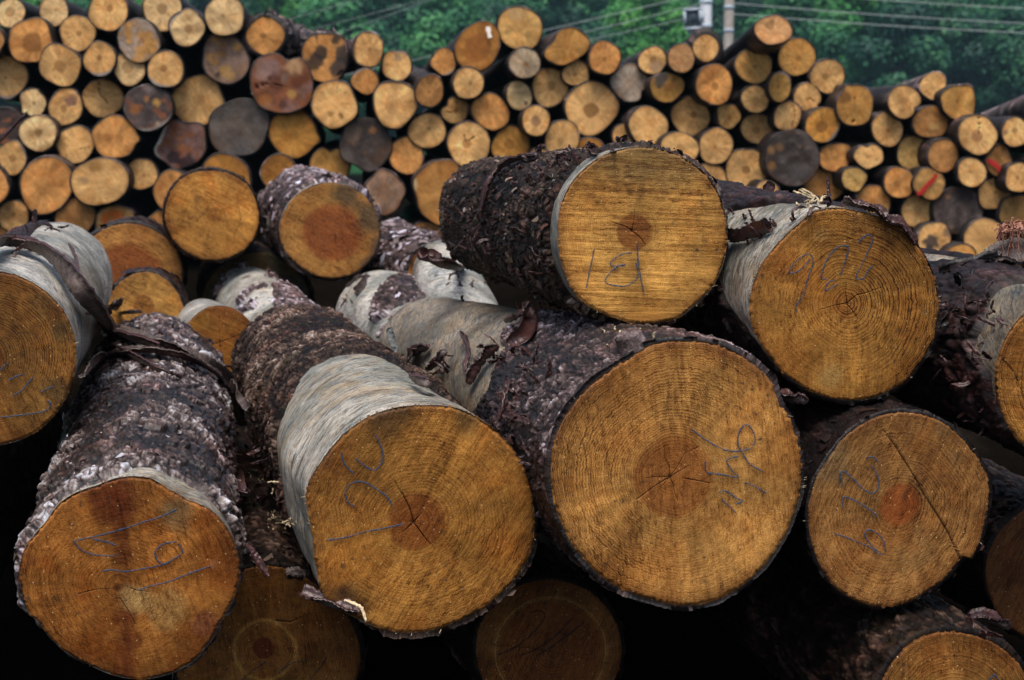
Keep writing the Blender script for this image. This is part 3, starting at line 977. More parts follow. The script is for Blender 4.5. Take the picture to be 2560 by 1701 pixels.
# --- log lying on top of it
ptsD = z(1000, 300, 2.489, [(1500, 168), (1640, 190), (1790, 250), (1900, 335), (1965, 420), (2010, 530), (2035, 680), (2030, 810), (2000, 930), (1930, 1060), (1840, 1150), (1740, 1230), (1600, 1265), (1480, 1272), (1350, 1240), (1230, 1190), (1110, 1110), (1040, 990), (995, 850), (985, 700), (990, 590), (1010, 500), (1060, 400), (1140, 310), (1230, 240), (1350, 190)])
mD = [z(1000, 300, 2.489, s) for s in (
    [(1205, 800), (1180, 920), (1155, 1045)],
    [(1440, 825), (1380, 835), (1310, 880), (1320, 910), (1400, 900), (1330, 925), (1275, 990), (1290, 1020), (1380, 1035), (1440, 1015), (1475, 970), (1465, 890)],
    [(1472, 775), (1480, 900), (1515, 1090)])]
build_log('mossy barked log on top of the pile, end marked 18 and a blue stroke', 2.68, (1232, 545, 132, 4.2), ptsD,
          dict(base=(0.456, 0.229, 0.052), mottle=0.25, redden=0.3, heart=0.205, heart_col=(0.19, 0.062, 0.013), edge=0.6,
               patch=[(100, 0.95, 0.42, (0.16, 0.105, 0.04), 0.55), (60, 0.95, 0.4, (0.15, 0.10, 0.04), 0.55), (-150, 1.0, 0.2, (0.25, 0.07, 0.02), 0.6), (-80, 0.9, 0.3, (0.32, 0.13, 0.02), 0.4), (170, 0.9, 0.2, (0.30, 0.10, 0.02), 0.5)],
               cracks=[([(0, 0), (-0.08, 0.05), (-0.24, 0.1)], 0.012), ([(0, 0), (0.02, 0.12), (0.03, 0.24)], 0.010), ([(0, 0), (0.1, -0.08), (0.16, -0.16)], 0.014)]),
          bark=M_BARK_MOSSY, peel=M_PEEL, s0=[(0, 0.0), (60, 0.0), (85, 0.03), (120, 0.05), (180, 0.07), (230, 0.085), (255, 0.04), (280, 0)], edge_noise=0.022,
          thick=0.012, plate=(40, 16), scale_h=0.012, fl=(1000, 0.007, 0.6), tone0=0.07, facemat=FM_D, marks=mD, fringe=260, seed=41, pith=(1579, 577), NT_=600, NS_=330)
# --- upper right log, white flank
ptsE = z(1800, 450, 2.613, [(800, 185), (900, 205), (1030, 240), (1150, 290), (1240, 360), (1310, 450), (1370, 550), (1410, 660), (1430, 780), (1420, 930), (1390, 1060), (1320, 1190), (1240, 1290), (1130, 1370), (1010, 1425), (870, 1445), (720, 1430), (580, 1380), (470, 1310), (370, 1220), (290, 1110), (230, 1000), (195, 900), (192, 800), (215, 680), (260, 570), (330, 470), (420, 370), (520, 280), (600, 215), (700, 185)])
mE = [z(1800, 450, 2.613, s) for s in (
    [(450, 615), (450, 580), (500, 520), (560, 485), (595, 500), (600, 550), (570, 630), (540, 740), (490, 820), (495, 865)],
    [(452, 612), (505, 595), (550, 555), (582, 515)],
    [(830, 432), (770, 435), (710, 490), (670, 570), (655, 640), (690, 645)],
    [(830, 432), (825, 480), (800, 560), (780, 620)],
    [(890, 410), (950, 360), (990, 380), (970, 440), (930, 530), (880, 640), (930, 640), (960, 590), (990, 560)],
    [(750, 650), (700, 670), (680, 720), (720, 705), (762, 680)])]
build_log('upper right log with white peeled flank, wide rings and 906 in blue on its end', 2.62, (1560, 570, 150, 4.2), ptsE,
          dict(base=(0.447, 0.207, 0.042), mottle=0.30, redden=0.45, pith=0.02, edge=0.55, heart=0.17, heart_k=0.35, heart_col=(0.24, 0.08, 0.018),
               patch=[(80, 0.85, 0.3, (0.25, 0.13, 0.035), 0.5), (115, 0.75, 0.09, (0.5, 0.3, 0.1), 0.6), (-100, 0.75, 0.14, (0.56, 0.36, 0.12), 0.5), (150, 0.85, 0.2, (0.30, 0.10, 0.02), 0.6), (-20, 0.75, 0.2, (0.33, 0.12, 0.02), 0.5), (-140, 0.85, 0.25, (0.36, 0.13, 0.02), 0.5)],
               cracks=[([(0, 0), (-0.02, 0.1), (-0.02, 0.23)], 0.012), ([(0, 0), (-0.14, -0.02), (-0.28, -0.06)], 0.012), ([(0, 0), (0.07, -0.09), (0.13, -0.17)], 0.009), ([(0, 0), (0.1, 0.08), (0.2, 0.1), (0.36, 0.15)], 0.016), ([(0.01, 0.0), (0.01, -0.15)], 0.008)]),
          bark=M_BARK_RED, peel=M_PEEL, s0=[(0, 0), (60, 0.02), (92, 0.06), (105, 0.14), (125, 0.34), (150, 0.33), (175, 0.16), (195, 0.03), (225, 0.0), (330, -0.1)], edge_noise=0.05,
          thick=0.010, plate=(34, 12), fl=(0, 0.012, 0.5), tone0=-0.06, facemat=FM_E, marks=mE, fringe=420, seed=53, pith=(2117, 758))
# --- lower right log with the long split
ptsF = z(1950, 950, 2.0885, [(650, 165), (780, 185), (880, 235), (970, 320), (1050, 430), (1095, 520), (1095, 640), (1070, 760), (1040, 860), (1000, 935), (962, 925), (935, 950), (850, 1050), (740, 1120), (600, 1180), (480, 1185), (380, 1150), (290, 1090), (220, 1000), (170, 880), (145, 760), (150, 640), (180, 520), (240, 420), (310, 320), (400, 240), (520, 180)])
mF = [z(1950, 950, 2.0885, s) for s in (
    [(440, 408), (475, 400), (505, 425)],
    [(470, 445), (495, 480), (510, 530), (500, 575), (470, 590), (430, 570), (380, 520), (330, 478), (305, 490), (325, 550)],
    [(320, 660), (325, 610), (380, 625), (430, 655), (475, 685), (500, 710)],
    [(275, 800), (330, 815), (400, 845), (460, 870), (500, 900), (530, 910)],
    [(545, 895), (535, 840), (500, 800), (460, 780), (435, 800), (460, 850), (500, 890)])]
build_log('lower right log with a long stepped split down its right side and neat red heart', 2.62, (1640, 1010, 150, 4.1), ptsF,
          dict(base=(0.306, 0.144, 0.039), mottle=0.35, redden=0.45, heart=0.225, heart_col=(0.25, 0.065, 0.012), heart_k=0.8, edge=0.6,
               patch=[(20, 0.85, 0.4, (0.33, 0.16, 0.045), 0.5), (150, 0.95, 0.25, (0.16, 0.11, 0.05), 0.6), (-60, 0.55, 0.3, (0.22, 0.12, 0.04), 0.5), (60, 0.9, 0.12, (0.14, 0.08, 0.03), 0.5), (35, 0.75, 0.1, (0.16, 0.09, 0.03), 0.5)],
               cracks=[([(0.70, -0.62), (0.55, -0.33), (0.42, -0.13), (0.30, 0.04), (0.12, 0.33), (-0.05, 0.58), (-0.22, 0.80)], 0.035)]),
          bark=M_BARK_RED, peel=None, thick=0.006, plate=(40, 14), fl=(300, 0.008, 0.35), tone0=-0.08, facemat=FM_F, marks=mF, fringe=300, seed=61, pith=(2249, 1261), NT_=300, NS_=120)
# --- left edge log, white and peeled
gx, gy = -35, 896
ptsG = [(gx + 226 * math.cos(t) * (1 + 0.012 * math.sin(3 * t)), gy - 222 * math.sin(t) * (1 + 0.01 * math.cos(2 * t))) for t in np.linspace(0, 2 * math.pi, 36, endpoint=False)]
mG = [[(118, 1000), (127, 1009), (121, 1022), (103, 1030), (54, 1037), (0, 1043)], [(83, 942), (69, 959), (56, 975), (34, 989)], [(134, 966), (118, 972), (103, 980)], [(23, 950), (43, 940), (62, 934)], [(2, 925), (10, 915), (22, 908)]]
build_log('peeled white log at the left edge under the long dark bark strip', 2.74, (133, 694, 139, 4.4), ptsG,
          dict(base=(0.280, 0.134, 0.029), mottle=0.4, redden=0.5, edge=0.5, heart=0.2,
               patch=[(20, 0.9, 0.18, (0.10, 0.06, 0.02), 0.8), (45, 0.93, 0.25, (0.13, 0.075, 0.025), 0.7), (-25, 0.92, 0.2, (0.08, 0.05, 0.02), 0.7), (0, 0.6, 0.2, (0.17, 0.08, 0.02), 0.6), (90, 0.9, 0.3, (0.17, 0.10, 0.03), 0.6)], cracks=[]),
          bark=M_BARK_RED, peel=M_PEEL_PALE, s0=[(0, 9), (84, 9), (92, 0.75), (110, 0.45), (130, 0.2), (200, 0.1), (270, 0.3), (300, 9)], edge_noise=0.10,
          thick=0.012, plate=(34, 22), fl=(0, 0.014, 0.6), tone0=-0.05, facemat=FM_G, marks=mG, fringe=700, seed=71, pith=(-40, 900))
# --- right edge log
ptsH = ellipse_pts(2700, 948, 210, 222, 0, 7, 0.012)
build_log('log cut by the right edge, pale torn wood on its shoulder above dark peeling bark', 2.62, (1960, 690, 150, 4.2), ptsH,
          dict(base=(0.393, 0.180, 0.037), mottle=0.3, redden=0.5, edge=0.4, heart=0.2, cracks=[([(-0.95, 0.25), (-0.8, 0.1), (-0.7, -0.1)], 0.02)]),
          bark=M_BARK_RED, peel=M_PEEL_TAN, s0=[(0, 0), (80, 0.12), (120, 0.14), (150, 0.10), (166, 0.07), (176, 0.0), (260, 0)], s1=[(0, 9), (90, 0.4), (150, 0.75), (180, 9)], edge_noise=0.05,
          thick=0.014, plate=(26, 9), fl=(0, 0.016, 0.6), tone0=-0.05, facemat=FM_H, fringe=200, seed=83)
# --- bottom row in the shade, part of it put into the end colours
ptsI = ellipse_pts(665, 1642, 230, 225, 0, 8, 0.02)
mI = [z(450, 1300, 1.967, s) for s in ([(300, 785), (380, 720), (430, 690)], [(640, 780), (690, 720), (720, 670)], [(480, 750), (550, 700), (630, 685)])]
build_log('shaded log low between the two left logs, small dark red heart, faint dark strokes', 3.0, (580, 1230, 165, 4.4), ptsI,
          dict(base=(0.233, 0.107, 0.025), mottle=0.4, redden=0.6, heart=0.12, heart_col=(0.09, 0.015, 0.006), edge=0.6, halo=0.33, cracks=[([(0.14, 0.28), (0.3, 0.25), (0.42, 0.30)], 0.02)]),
          bark=M_BARK_BROWN, thick=0.014, fl=(300, 0.011, 0.4), tone0=-0.05, facemat=FM_C, marks=mI, mark_mat=M_BLUE_SHADED, seed=91, pith=(658, 1617), NT_=240, NS_=100)
ptsJ = ellipse_pts(1372, 1626, 184, 178, 0, 9, 0.015)
mJ = [z(450, 1300, 1.967, s) for s in ([(1560, 660), (1640, 625), (1700, 580), (1760, 520), (1790, 470), (1770, 445), (1720, 450)], [(1680, 660), (1760, 625), (1840, 570), (1920, 485)], [(1760, 660), (1850, 600), (1920, 550), (1985, 495)])]
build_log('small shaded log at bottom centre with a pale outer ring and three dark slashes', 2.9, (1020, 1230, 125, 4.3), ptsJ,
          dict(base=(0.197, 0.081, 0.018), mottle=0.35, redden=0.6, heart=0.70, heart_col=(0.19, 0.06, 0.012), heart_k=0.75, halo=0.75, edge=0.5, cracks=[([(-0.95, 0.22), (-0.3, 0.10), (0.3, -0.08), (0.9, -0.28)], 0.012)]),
          bark=M_BARK_BROWN, thick=0.012, fl=(300, 0.011, 0.4), tone0=-0.05, facemat=FM_F, marks=mJ, mark_mat=M_BLUE_SHADED, seed=97, pith=(1385, 1632), NT_=240, NS_=100)
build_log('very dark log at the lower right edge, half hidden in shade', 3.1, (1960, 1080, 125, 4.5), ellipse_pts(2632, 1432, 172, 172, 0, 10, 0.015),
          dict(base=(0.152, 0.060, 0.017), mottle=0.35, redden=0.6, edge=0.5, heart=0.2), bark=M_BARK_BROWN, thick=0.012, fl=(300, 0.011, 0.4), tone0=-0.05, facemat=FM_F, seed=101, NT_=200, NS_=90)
build_log('log in the bottom right corner, only its curved top and ringed end in view', 2.62, (1690, 1260, 140, 4.2), ellipse_pts(2388, 1788, 208, 210, 0, 12, 0.02),
          dict(base=(0.322, 0.150, 0.037), mottle=0.35, redden=0.5, edge=0.6, heart=0.22), bark=M_BARK_BROWN, thick=0.014, fl=(0, 0.011, 0.6), tone0=-0.15, facemat=FM_E, seed=103, NT_=300, NS_=120,
          marks=[z(1950, 950, 2.0885, [(1080, 1570), (1110, 1535), (1130, 1560), (1135, 1590)])])

build_log('barked log at the left edge below the white one, only dark bark in view', 3.1, (20, 1010, 140, 4.3), ellipse_pts(-215, 1400, 205, 205, 0, 14, 0.02),
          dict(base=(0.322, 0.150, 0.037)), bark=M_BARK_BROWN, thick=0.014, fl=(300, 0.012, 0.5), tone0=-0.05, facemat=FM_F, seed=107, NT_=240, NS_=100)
# ------------------------------------------------------------------ logs lying behind the front row
GM = 'logs lying behind the front row'
mid = dict(NT_=200, NS_=70, face_res=(60, 220), group=GM)
build_log('round log end with curving dark grain, left of the stained log above the gap', 5.5, (528, 521, 92, 7.0), ellipse_pts(530, 538, 120, 113, -20, 21, 0.02),
          dict(base=(0.447, 0.203, 0.041), mottle=0.45, redden=0.6, edge=0.7, patch=[(130, 0.45, 0.09, (0.20, 0.09, 0.03), 0.6)], cracks=[([(-0.35, -0.15), (-0.1, 0.1), (0.02, 0.35)], 0.02), ([(0.45, -0.5), (0.62, -0.1), (0.55, 0.4)], 0.02)]),
          bark=M_BARK_BROWN, thick=0.009, fl=(300, 0.010, 0.5), tone0=-0.02, facemat=FM_MID, seed=111, **mid)
build_log('log with a red brown heart, grey stain on its right half, pale bark band', 5.4, (757, 536, 112, 6.9), ellipse_pts(826, 576, 125, 119, -15, 22, 0.015),
          dict(base=(0.447, 0.223, 0.058), mottle=0.3, redden=0.4, edge=0.4, heart=0.60, heart_col=(0.24, 0.062, 0.015), heart_k=0.85, patch=[(25, 0.85, 0.40, (0.07, 0.05, 0.03), 0.85), (70, 0.85, 0.36, (0.08, 0.055, 0.03), 0.85), (-15, 0.95, 0.3, (0.08, 0.055, 0.035), 0.85), (-40, 0.95, 0.2, (0.09, 0.06, 0.035), 0.8)], cracks=[([(0, 0), (0.0, -0.18)], 0.03)]),
          bark=M_BARK_PURPLE, peel=M_PEEL_PALE, s0=[(0, 0.02)], holes=0.30, thick=0.022, fl=(1000, 0.012, 0.5), tone0=0.10, facemat=FM_MID, seed=113, pith=(838, 590), **mid)
build_log('greenish dark log end half hidden behind the pale peeled log', 5.9, (618, 700, 115, 7.0), ellipse_pts(640, 768, 138, 137, 0, 23, 0.02),
          dict(base=(0.144, 0.090, 0.029), mottle=0.6, redden=0.3, edge=0.3, weather=0.45, weather_col=(0.07, 0.06, 0.035)),
          bark=M_BARK_BROWN, thick=0.016, fl=(300, 0.016, 0.5), tone0=-0.05, facemat=FM_MID, seed=117, **mid)
build_log('log with a wide red brown heart, behind the white log at the left edge', 5.6, (346, 652, 98, 7.0), ellipse_pts(322, 690, 131, 136, 0, 24, 0.02),
          dict(base=(0.430, 0.198, 0.049), mottle=0.35, redden=0.4, edge=0.6, heart=0.66, heart_col=(0.27, 0.075, 0.016), heart_k=0.9),
          bark=M_BARK_RED, thick=0.018, fl=(300, 0.016, 0.5), tone0=-0.05, facemat=FM_MID, seed=119, pith=(306, 708), **mid)
build_log('short tan log end with a small star heart, wedged right of the white peeled log', 4.9, (379, 768, 85, 5.55), ellipse_pts(363, 782, 97, 101, 0, 25, 0.02),
          dict(base=(0.447, 0.227, 0.053), mottle=0.3, redden=0.5, edge=0.5, heart=0.27, heart_col=(0.26, 0.10, 0.02), heart_k=0.8, cracks=radial_cracks(5, 0.02, 0.2, 3, 0.02)),
          bark=M_BARK_RED, thick=0.014, fl=(300, 0.014, 0.6), tone0=-0.05, facemat=FM_MID, seed=123, pith=(358, 758), **mid)
build_log('amber log end with crossing cracks, deep between the two left front logs', 4.3, (508, 838, 84, 5.0), ellipse_pts(548, 868, 100, 102, 0, 26, 0.02),
          dict(base=(0.281, 0.121, 0.018), mottle=0.4, redden=0.5, edge=0.6, patch=[(80, 0.85, 0.4, (0.22, 0.07, 0.015), 0.6)], cracks=[([(0.05, 0.75), (0.02, 0.2), (0.05, -0.3)], 0.025), ([(-0.3, 0.0), (0.2, 0.15), (0.6, 0.3)], 0.02)]),
          peel=M_PEEL_PALE, facemat=FM_MID, fringe=120, seed=127, **mid)
build_log('pale peeled log with a lilac bark patch, below the red hearted log', 4.6, (622, 764, 96, 5.8), ellipse_pts(752, 892, 114, 115, 0, 27, 0.02),
          dict(base=(0.358, 0.171, 0.041)), bark=M_BARK_PURPLE, peel=M_PEEL_PALE, s0=[(0, -1)], s1=[(0, 1.0), (40, 0.95), (70, 0.85), (90, 0.6), (108, 0.3), (122, 0.05), (135, -1), (300, -1)], edge_noise=0.10, isles=0.66,
          thick=0.022, fl=(500, 0.009, 0.35), tone0=0.36, facemat=FM_MID, seed=131, **mid)
build_log('peeled log with a dark bark patch, rear end showing left of the mossy top log', 4.9, (957, 792, 123, 5.5), ellipse_pts(1086, 882, 120, 120, 0, 28, 0.02),
          dict(base=(0.358, 0.171, 0.041)), bark=M_BARK_PURPLE, peel=M_PEEL_PALE, s0=[(0, 0.0), (90, 0.05), (140, 0.1), (180, 0.3)], s1=[(0, 0.42), (60, 0.50), (90, 0.46), (120, 0.40), (150, 0.25), (180, -.1), (220, -1), (320, -1)], edge_noise=0.10, isles=0.66,
          thick=0.02, fl=(500, 0.009, 0.4), tone0=0.10, facemat=FM_MID, seed=137, **mid)
build_log('small white peeled log tucked behind the mossy top log', 4.6, (1108, 678, 82, 5.4), ellipse_pts(1180, 846, 94, 94, 0, 29, 0.02),
          dict(base=(0.358, 0.171, 0.041)), peel=M_PEEL_PALE, facemat=FM_MID, seed=139, **mid)
build_log('rough lilac barked log end right of the stained log', 5.5, (978, 636, 80, 6.4), ellipse_pts(1098, 690, 80, 80, 0, 30, 0.03),
          dict(base=(0.358, 0.171, 0.041)), bark=M_BARK_PURPLE, thick=0.024, fl=(900, 0.016, 0.7), tone0=0.18, facemat=FM_MID, seed=149, **mid)

# ------------------------------------------------------------------ the far pile
TAN, ORG, PAL, GRY, DRK = (0.74, 0.42, 0.155), (0.66, 0.305, 0.09), (0.80, 0.535, 0.25), (0.40, 0.33, 0.26), (0.062, 0.052, 0.05)
WTH, PUR, BRN, DIM = (0.55, 0.28, 0.085), (0.30, 0.11, 0.05), (0.40, 0.19, 0.06), (0.36, 0.155, 0.03)
# cx, cy, rx, ry, colour, heart radius, extra options, look for the label, landmark name (if it is one)
FAR = [
    (27, 33, 34, 37, PAL, .35, {}, 'pale end with ringed heart', ''), (77, 103, 53, 56, ORG, .45, {'heart_k': .7}, '', 'broad orange end with brown heart'),
    (135, 29, 35, 36, PAL, .08, {}, 'pale end with pinprick pith', ''), (194, 84, 44, 44, TAN, .15, {}, '', ''),
    (271, 26, 49, 50, TAN, .16, {}, '', ''), (406, 25, 48, 51, PAL, .28, {}, 'pale end with soft heart', ''),
    (467, 70, 43, 44, PAL, .24, {'grey': 150}, 'pale end with grey left rim', ''), (347, 101, 53, 50, WTH, .18, {'weather': .42, 'weather_col': (.28, .21, .16)}, '', 'half weathered grey and orange end'),
    (150, 164, 50, 51, TAN, .3, {}, '', ''), (249, 148, 40, 41, TAN, .18, {'grey': -80}, '', ''), (323, 172, 40, 39, PAL, .35, {}, '', ''),
    (414, 174, 44, 45, TAN, .2, {'grey': -110}, 'tan end with bluish lower edge', ''), (14, 192, 54, 52, TAN, .08, {'grey': -100}, '', ''), (-25, 103, 36, 36, BRN, 0, {}, '', ''),
    (83, 257, 31, 34, PAL, .15, {'shape': 'nub220'}, 'pale end with splintered corner', ''), (164, 267, 41, 45, TAN, .2, {'patch': [(50, .7, .35, (.18, .08, .07), .8)]}, 'tan end with purple smear', ''),
    (257, 246, 50, 46, TAN, .0, {'cracks': [([(-.12, 1.0), (-.16, .5), (-.1, .1), (.1, -.05), (.25, -.25)], .06)], 'patch': [(135, .8, .3, (.25, .12, .03), .7)]}, '', 'tan end with hooked crack'),
    (370, 270, 57, 57, PUR, 0, {'weather': .50, 'psoft': .3, 'grey': -70, 'grey_col': (.28, .25, .23), 'weather_col': (.075, .055, .05), 'patch': [(35, .45, .2, (.55, .3, .08), .95), (190, .55, .3, (.33, .13, .04), .8), (80, .8, .3, (.25, .19, .18), .7), (100, .35, .15, (.4, .18, .05), .8), (-60, .8, .12, (.5, .35, .2), .8), (-100, .4, .4, (.05, .035, .035), .8)]}, '', 'dark end flecked with orange'),
    (495, 252, 63, 62, TAN, .25, {'heart_k': .3}, 'broad tan end', ''), (10, 315, 43, 46, PUR, 0, {'weather': .55, 'weather_col': (.05, .035, .03)}, 'dark brown end', ''),
    (95, 333, 46, 44, PAL, .2, {}, '', ''), (31, 394, 36, 40, TAN, .25, {'grey': 30}, '', ''), (188, 362, 44, 48, TAN, 0, {'cracks': [([(.95, -.15), (.5, -.2), (0, -.3)], .03)]}, '', ''),
    (286, 343, 53, 53, ORG, .0, {'shape': 'nub-5'}, 'lumpy orange end', ''), (116, 463, 63, 71, ORG, .4, {'heart_k': .25, 'rot': -20}, '', 'largest oval end at far left'),
    (249, 455, 66, 61, TAN, 0, {'patch': [(100, .6, .2, (.28, .13, .03), .7), (170, .6, .2, (.3, .2, .1), .6)]}, 'broad smudged tan end', ''), (354, 436, 38, 39, TAN, .1, {}, '', ''),
    (453, 361, 62, 57, PUR, .3, {'heart_col': (.42, .17, .04), 'grey': 170, 'grey_col': (.55, .52, .43), 'weather': .35, 'weather_col': (.2, .11, .09), 'shape': 'lobed', 'patch': [(-120, .75, .3, (.03, .02, .025), .9), (-70, .85, .3, (.04, .025, .03), .9)]}, '', 'purple end with whitish left rim'),
    (433, 478, 48, 50, ORG, 0, {}, '', ''), (-25, 465, 45, 48, ORG, 0, {}, '', ''), (34, 541, 38, 37, TAN, .15, {}, '', ''),
    (187, 543, 48, 46, BRN, .5, {'heart_k': .35}, 'brownish end with dark centre', ''), (286, 560, 50, 45, TAN, .0, {'paint': 'orange'}, '', 'end splashed with orange paint'), (400, 563, 32, 32, ORG, 0, {}, '', ''),
    (0, 600, 30, 30, ORG, 0, {}, '', ''), (103, 578, 22, 22, ORG, 0, {}, '', ''),
    (562, 39, 47, 50, PAL, .09, {}, 'pale end with pinprick pith', ''), (563, 147, 59, 59, WTH, .5, {'heart_k': .3, 'psoft': .4, 'grey': 200, 'grey_col': (.2, .15, .14), 'patch': [(-75, .7, .4, (.55, .31, .10), .85), (-105, .85, .15, (.05, .03, .025), .9), (150, .75, .25, (.16, .09, .08), .7)], 'weather': .32, 'weather_col': (.25, .155, .11)}, '', 'reddish weathered end under a pale one'),
    (663, 90, 46, 46, ORG, .15, {'end': (752, 118, 34, 10.8), 'rough': 1}, '', 'orange end with shaggy bark trailing right'),
    (704, 207, 76, 70, PUR, .06, {'shape': 'square notch70', 'rot': 8, 'psoft': .45, 'weather': .2, 'weather_col': (.15, .085, .06), 'patch': [(135, .75, .42, (.30, .19, .16), .85), (150, .55, .10, (.02, .01, .008), .9), (60, .75, .30, (.55, .33, .16), .9), (-75, .75, .30, (.26, .14, .12), .7), (-95, .6, .15, (.07, .03, .025), .8), (0, .85, .2, (.22, .12, .11), .7), (-40, .35, .15, (.5, .28, .08), .8), (-140, .8, .25, (.42, .16, .04), .7), (150, .3, .3, (.10, .03, .015), .8), (20, .5, .3, (.12, .035, .015), .8)], 'cracks': [([(-.95, -.02), (-.55, .12), (-.2, .06), (.08, .0)], .05)]}, '', 'squarish split reddish end'),  # darkest patches paint the shadow in the stump's recesses
    (813, 143, 57, 61, ORG, 0, {'patch': [(130, .3, .3, (.04, .03, .025), .9), (200, .45, .3, (.04, .03, .025), .9), (10, .75, .35, (.045, .04, .04), .9), (-35, .8, .4, (.05, .045, .045), .9), (60, .85, .2, (.04, .035, .03), .9)], 'end': (790, 165, 45, 11)}, '', 'orange end with black patches'),
    (921, 124, 38, 42, TAN, .1, {'end': (868, 150, 30, 11), 'pale_bark': 1}, '', ''), (913, 203, 33, 31, ORG, 0, {'grey': 120}, '', ''), (836, 261, 55, 58, TAN, 0, {'patch': [(-60, .55, .12, (.2, .08, .02), .8), (-110, .45, .12, (.25, .11, .03), .7)]}, 'tan end with two dark scars', ''),
    (597, 319, 73, 70, (.12, .09, .07), 0, {'weather': .35, 'weather_col': (.085, .072, .064), 'psoft': .3, 'patch': [(40, .5, .25, (.05, .04, .036), .8), (-20, .3, .15, (.17, .13, .10), .6), (-60, .6, .3, (.15, .125, .11), .6), (170, .85, .2, (.17, .15, .13), .6), (-80, .75, .1, (.06, .065, .10), .7)]}, '', 'biggest grey weathered end'),
    (732, 332, 57, 62, (.58, .27, .055), .2, {'heart_k': .3, 'shape': 'nub-15'}, '', 'golden end with a nub at right'),
    (914, 360, 61, 65, (.16, .09, .055), 0, {'weather': .5, 'weather_col': (.075, .058, .05), 'psoft': .4, 'patch': [(60, .6, .15, (.35, .15, .05), .8), (140, .7, .35, (.24, .16, .11), .8), (-150, .8, .3, (.16, .13, .11), .7), (90, .8, .25, (.04, .03, .025), .8), (-60, .7, .3, (.09, .05, .03), .7)]}, '', 'dark brown weathered end'),
    (825, 413, 48, 46, (.58, .29, .07), 0, {'shape': 'notch90', 'patch': [(95, .9, .14, (.05, .03, .02), .9)]}, 'golden end notched on top', ''), (698, 435, 45, 46, DIM, 0, {}, 'dim orange end', ''), (563, 448, 63, 60, DIM, 0, {}, 'dim orange end', ''),
    (992, 164, 37, 38, TAN, 0, {'grey': 60, 'patch': [(80, .5, .2, (.35, .24, .15), .7)]}, '', ''), (987, 260, 54, 57, TAN, .4, {'heart_k': .3, 'patch': [(75, .9, .3, (.25, .13, .05), .5)]}, 'broad tan end', ''),
    (1074, 228, 35, 39, BRN, .1, {'end': (1015, 195, 32, 11)}, '', ''), (1110, 155, 31, 32, ORG, 0, {'grey': -60}, '', ''),
    (1195, 117, 56, 58, (.46, .20, .045), .6, {'heart_col': (.28, .095, .02), 'heart_k': .7}, '', 'orange end with white drip'),
    (1300, 71, 53, 55, (.60, .34, .11), 0, {'patch': [(-30, .5, .2, (.3, .17, .05), .7), (190, .5, .2, (.35, .2, .07), .6), (110, .6, .4, (.5, .33, .17), .5)], 'end': (1265, 112, 42, 11)}, '', 'topmost end beside the white drip'),
    (1312, 158, 38, 38, (.46, .36, .24), .16, {}, 'greyish end with dot pith', ''), (1171, 208, 38, 39, TAN, .14, {}, '', ''), (1298, 240, 33, 34, (.6, .42, .2), 0, {'patch': [(-50, .75, .16, (.1, .05, .04), .8)]}, '', ''),
    (1138, 276, 33, 33, TAN, .2, {'shape': 'notch150', 'cracks': [([(-.9, -.1), (-.4, -.2), (0, .05)], .08)]}, 'small split end', ''), (1226, 280, 42, 48, ORG, 0, {'rot': 25}, 'tilted oval end', ''), (1340, 302, 35, 36, TAN, .35, {'heart_col': (.17, .07, .06)}, '', ''),
    (1068, 327, 45, 43, TAN, .12, {}, '', ''), (1172, 361, 53, 53, TAN, .22, {'cracks': [([(.0, .1), (-.12, .45), (-.2, .85)], .035), ([(.1, .1), (.4, .3), (.7, .45)], .035)]}, '', 'tan end with forked cracks'),
    (1277, 366, 46, 50, (.58, .28, .06), .27, {'heart_k': .6}, 'golden end with neat heart', ''), (1016, 389, 42, 46, ORG, 0, {}, '', ''), (961, 481, 46, 55, (.33, .2, .13), .35, {'shape': 'lobed', 'heart_k': .3}, '', 'pinkish grey crinkled end'),
    (1105, 480, 66, 78, (.50, .25, .07), 0, {'shape': 'lobed', 'patch': [(-30, .6, .3, (.26, .1, .02), .6), (165, 1.0, .16, (.6, .42, .22), .8)]}, '', 'huge lobed end'), (1068, 596, 42, 40, ORG, .4, {'heart_k': .4}, '', ''),
    (1350, 398, 27, 27, TAN, 0, {}, '', ''), (1405, 350, 40, 50, TAN, .2, {'rot': -8, 'heart_k': .4}, '', ''), (1415, 116, 57, 42, (.55, .27, .07), 0, {'rot': 28, 'shape': 'tear'}, '', 'teardrop shaped end'),
    (1512, 145, 38, 42, ORG, .14, {}, '', ''), (1440, 183, 32, 33, TAN, .15, {}, '', ''), (1375, 219, 44, 48, TAN, .25, {'heart_k': .5}, '', ''),
    (1478, 271, 65, 63, TAN, .28, {'heart_k': .75}, '', 'broad end with crisp round heart'), (1575, 208, 45, 46, GRY, .25, {'shape': 'notch-35', 'heart_k': .3}, '', 'pale grey notched end'),
    (1631, 152, 34, 34, TAN, .25, {'end': (1545, 190, 27, 10.8), 'patch': [(-70, .7, .5, (.35, .25, .17), .6)]}, 'half greyed tan end', ''), (1703, 146, 32, 35, (.55, .29, .12), 0, {'end': (1655, 175, 28, 10.8)}, '', ''),
    (1765, 120, 32, 33, TAN, .1, {'thickbark': 1, 'end': (1700, 170, 30, 11)}, '', 'thick barked end under the floodlight'), (1667, 219, 40, 37, (.46, .24, .06), .3, {'patch': [(130, .8, .45, (.05, .05, .05), .9)]}, '', 'end blackened at upper left'),
    (1786, 212, 44, 50, ORG, .2, {}, '', ''), (1727, 290, 47, 48, TAN, .18, {}, '', ''), (1620, 316, 50, 45, TAN, 0, {}, '', ''), (1560, 341, 29, 30, TAN, 0, {}, '', ''), (1821, 290, 28, 31, (.55, .31, .1), .16, {}, '', ''),
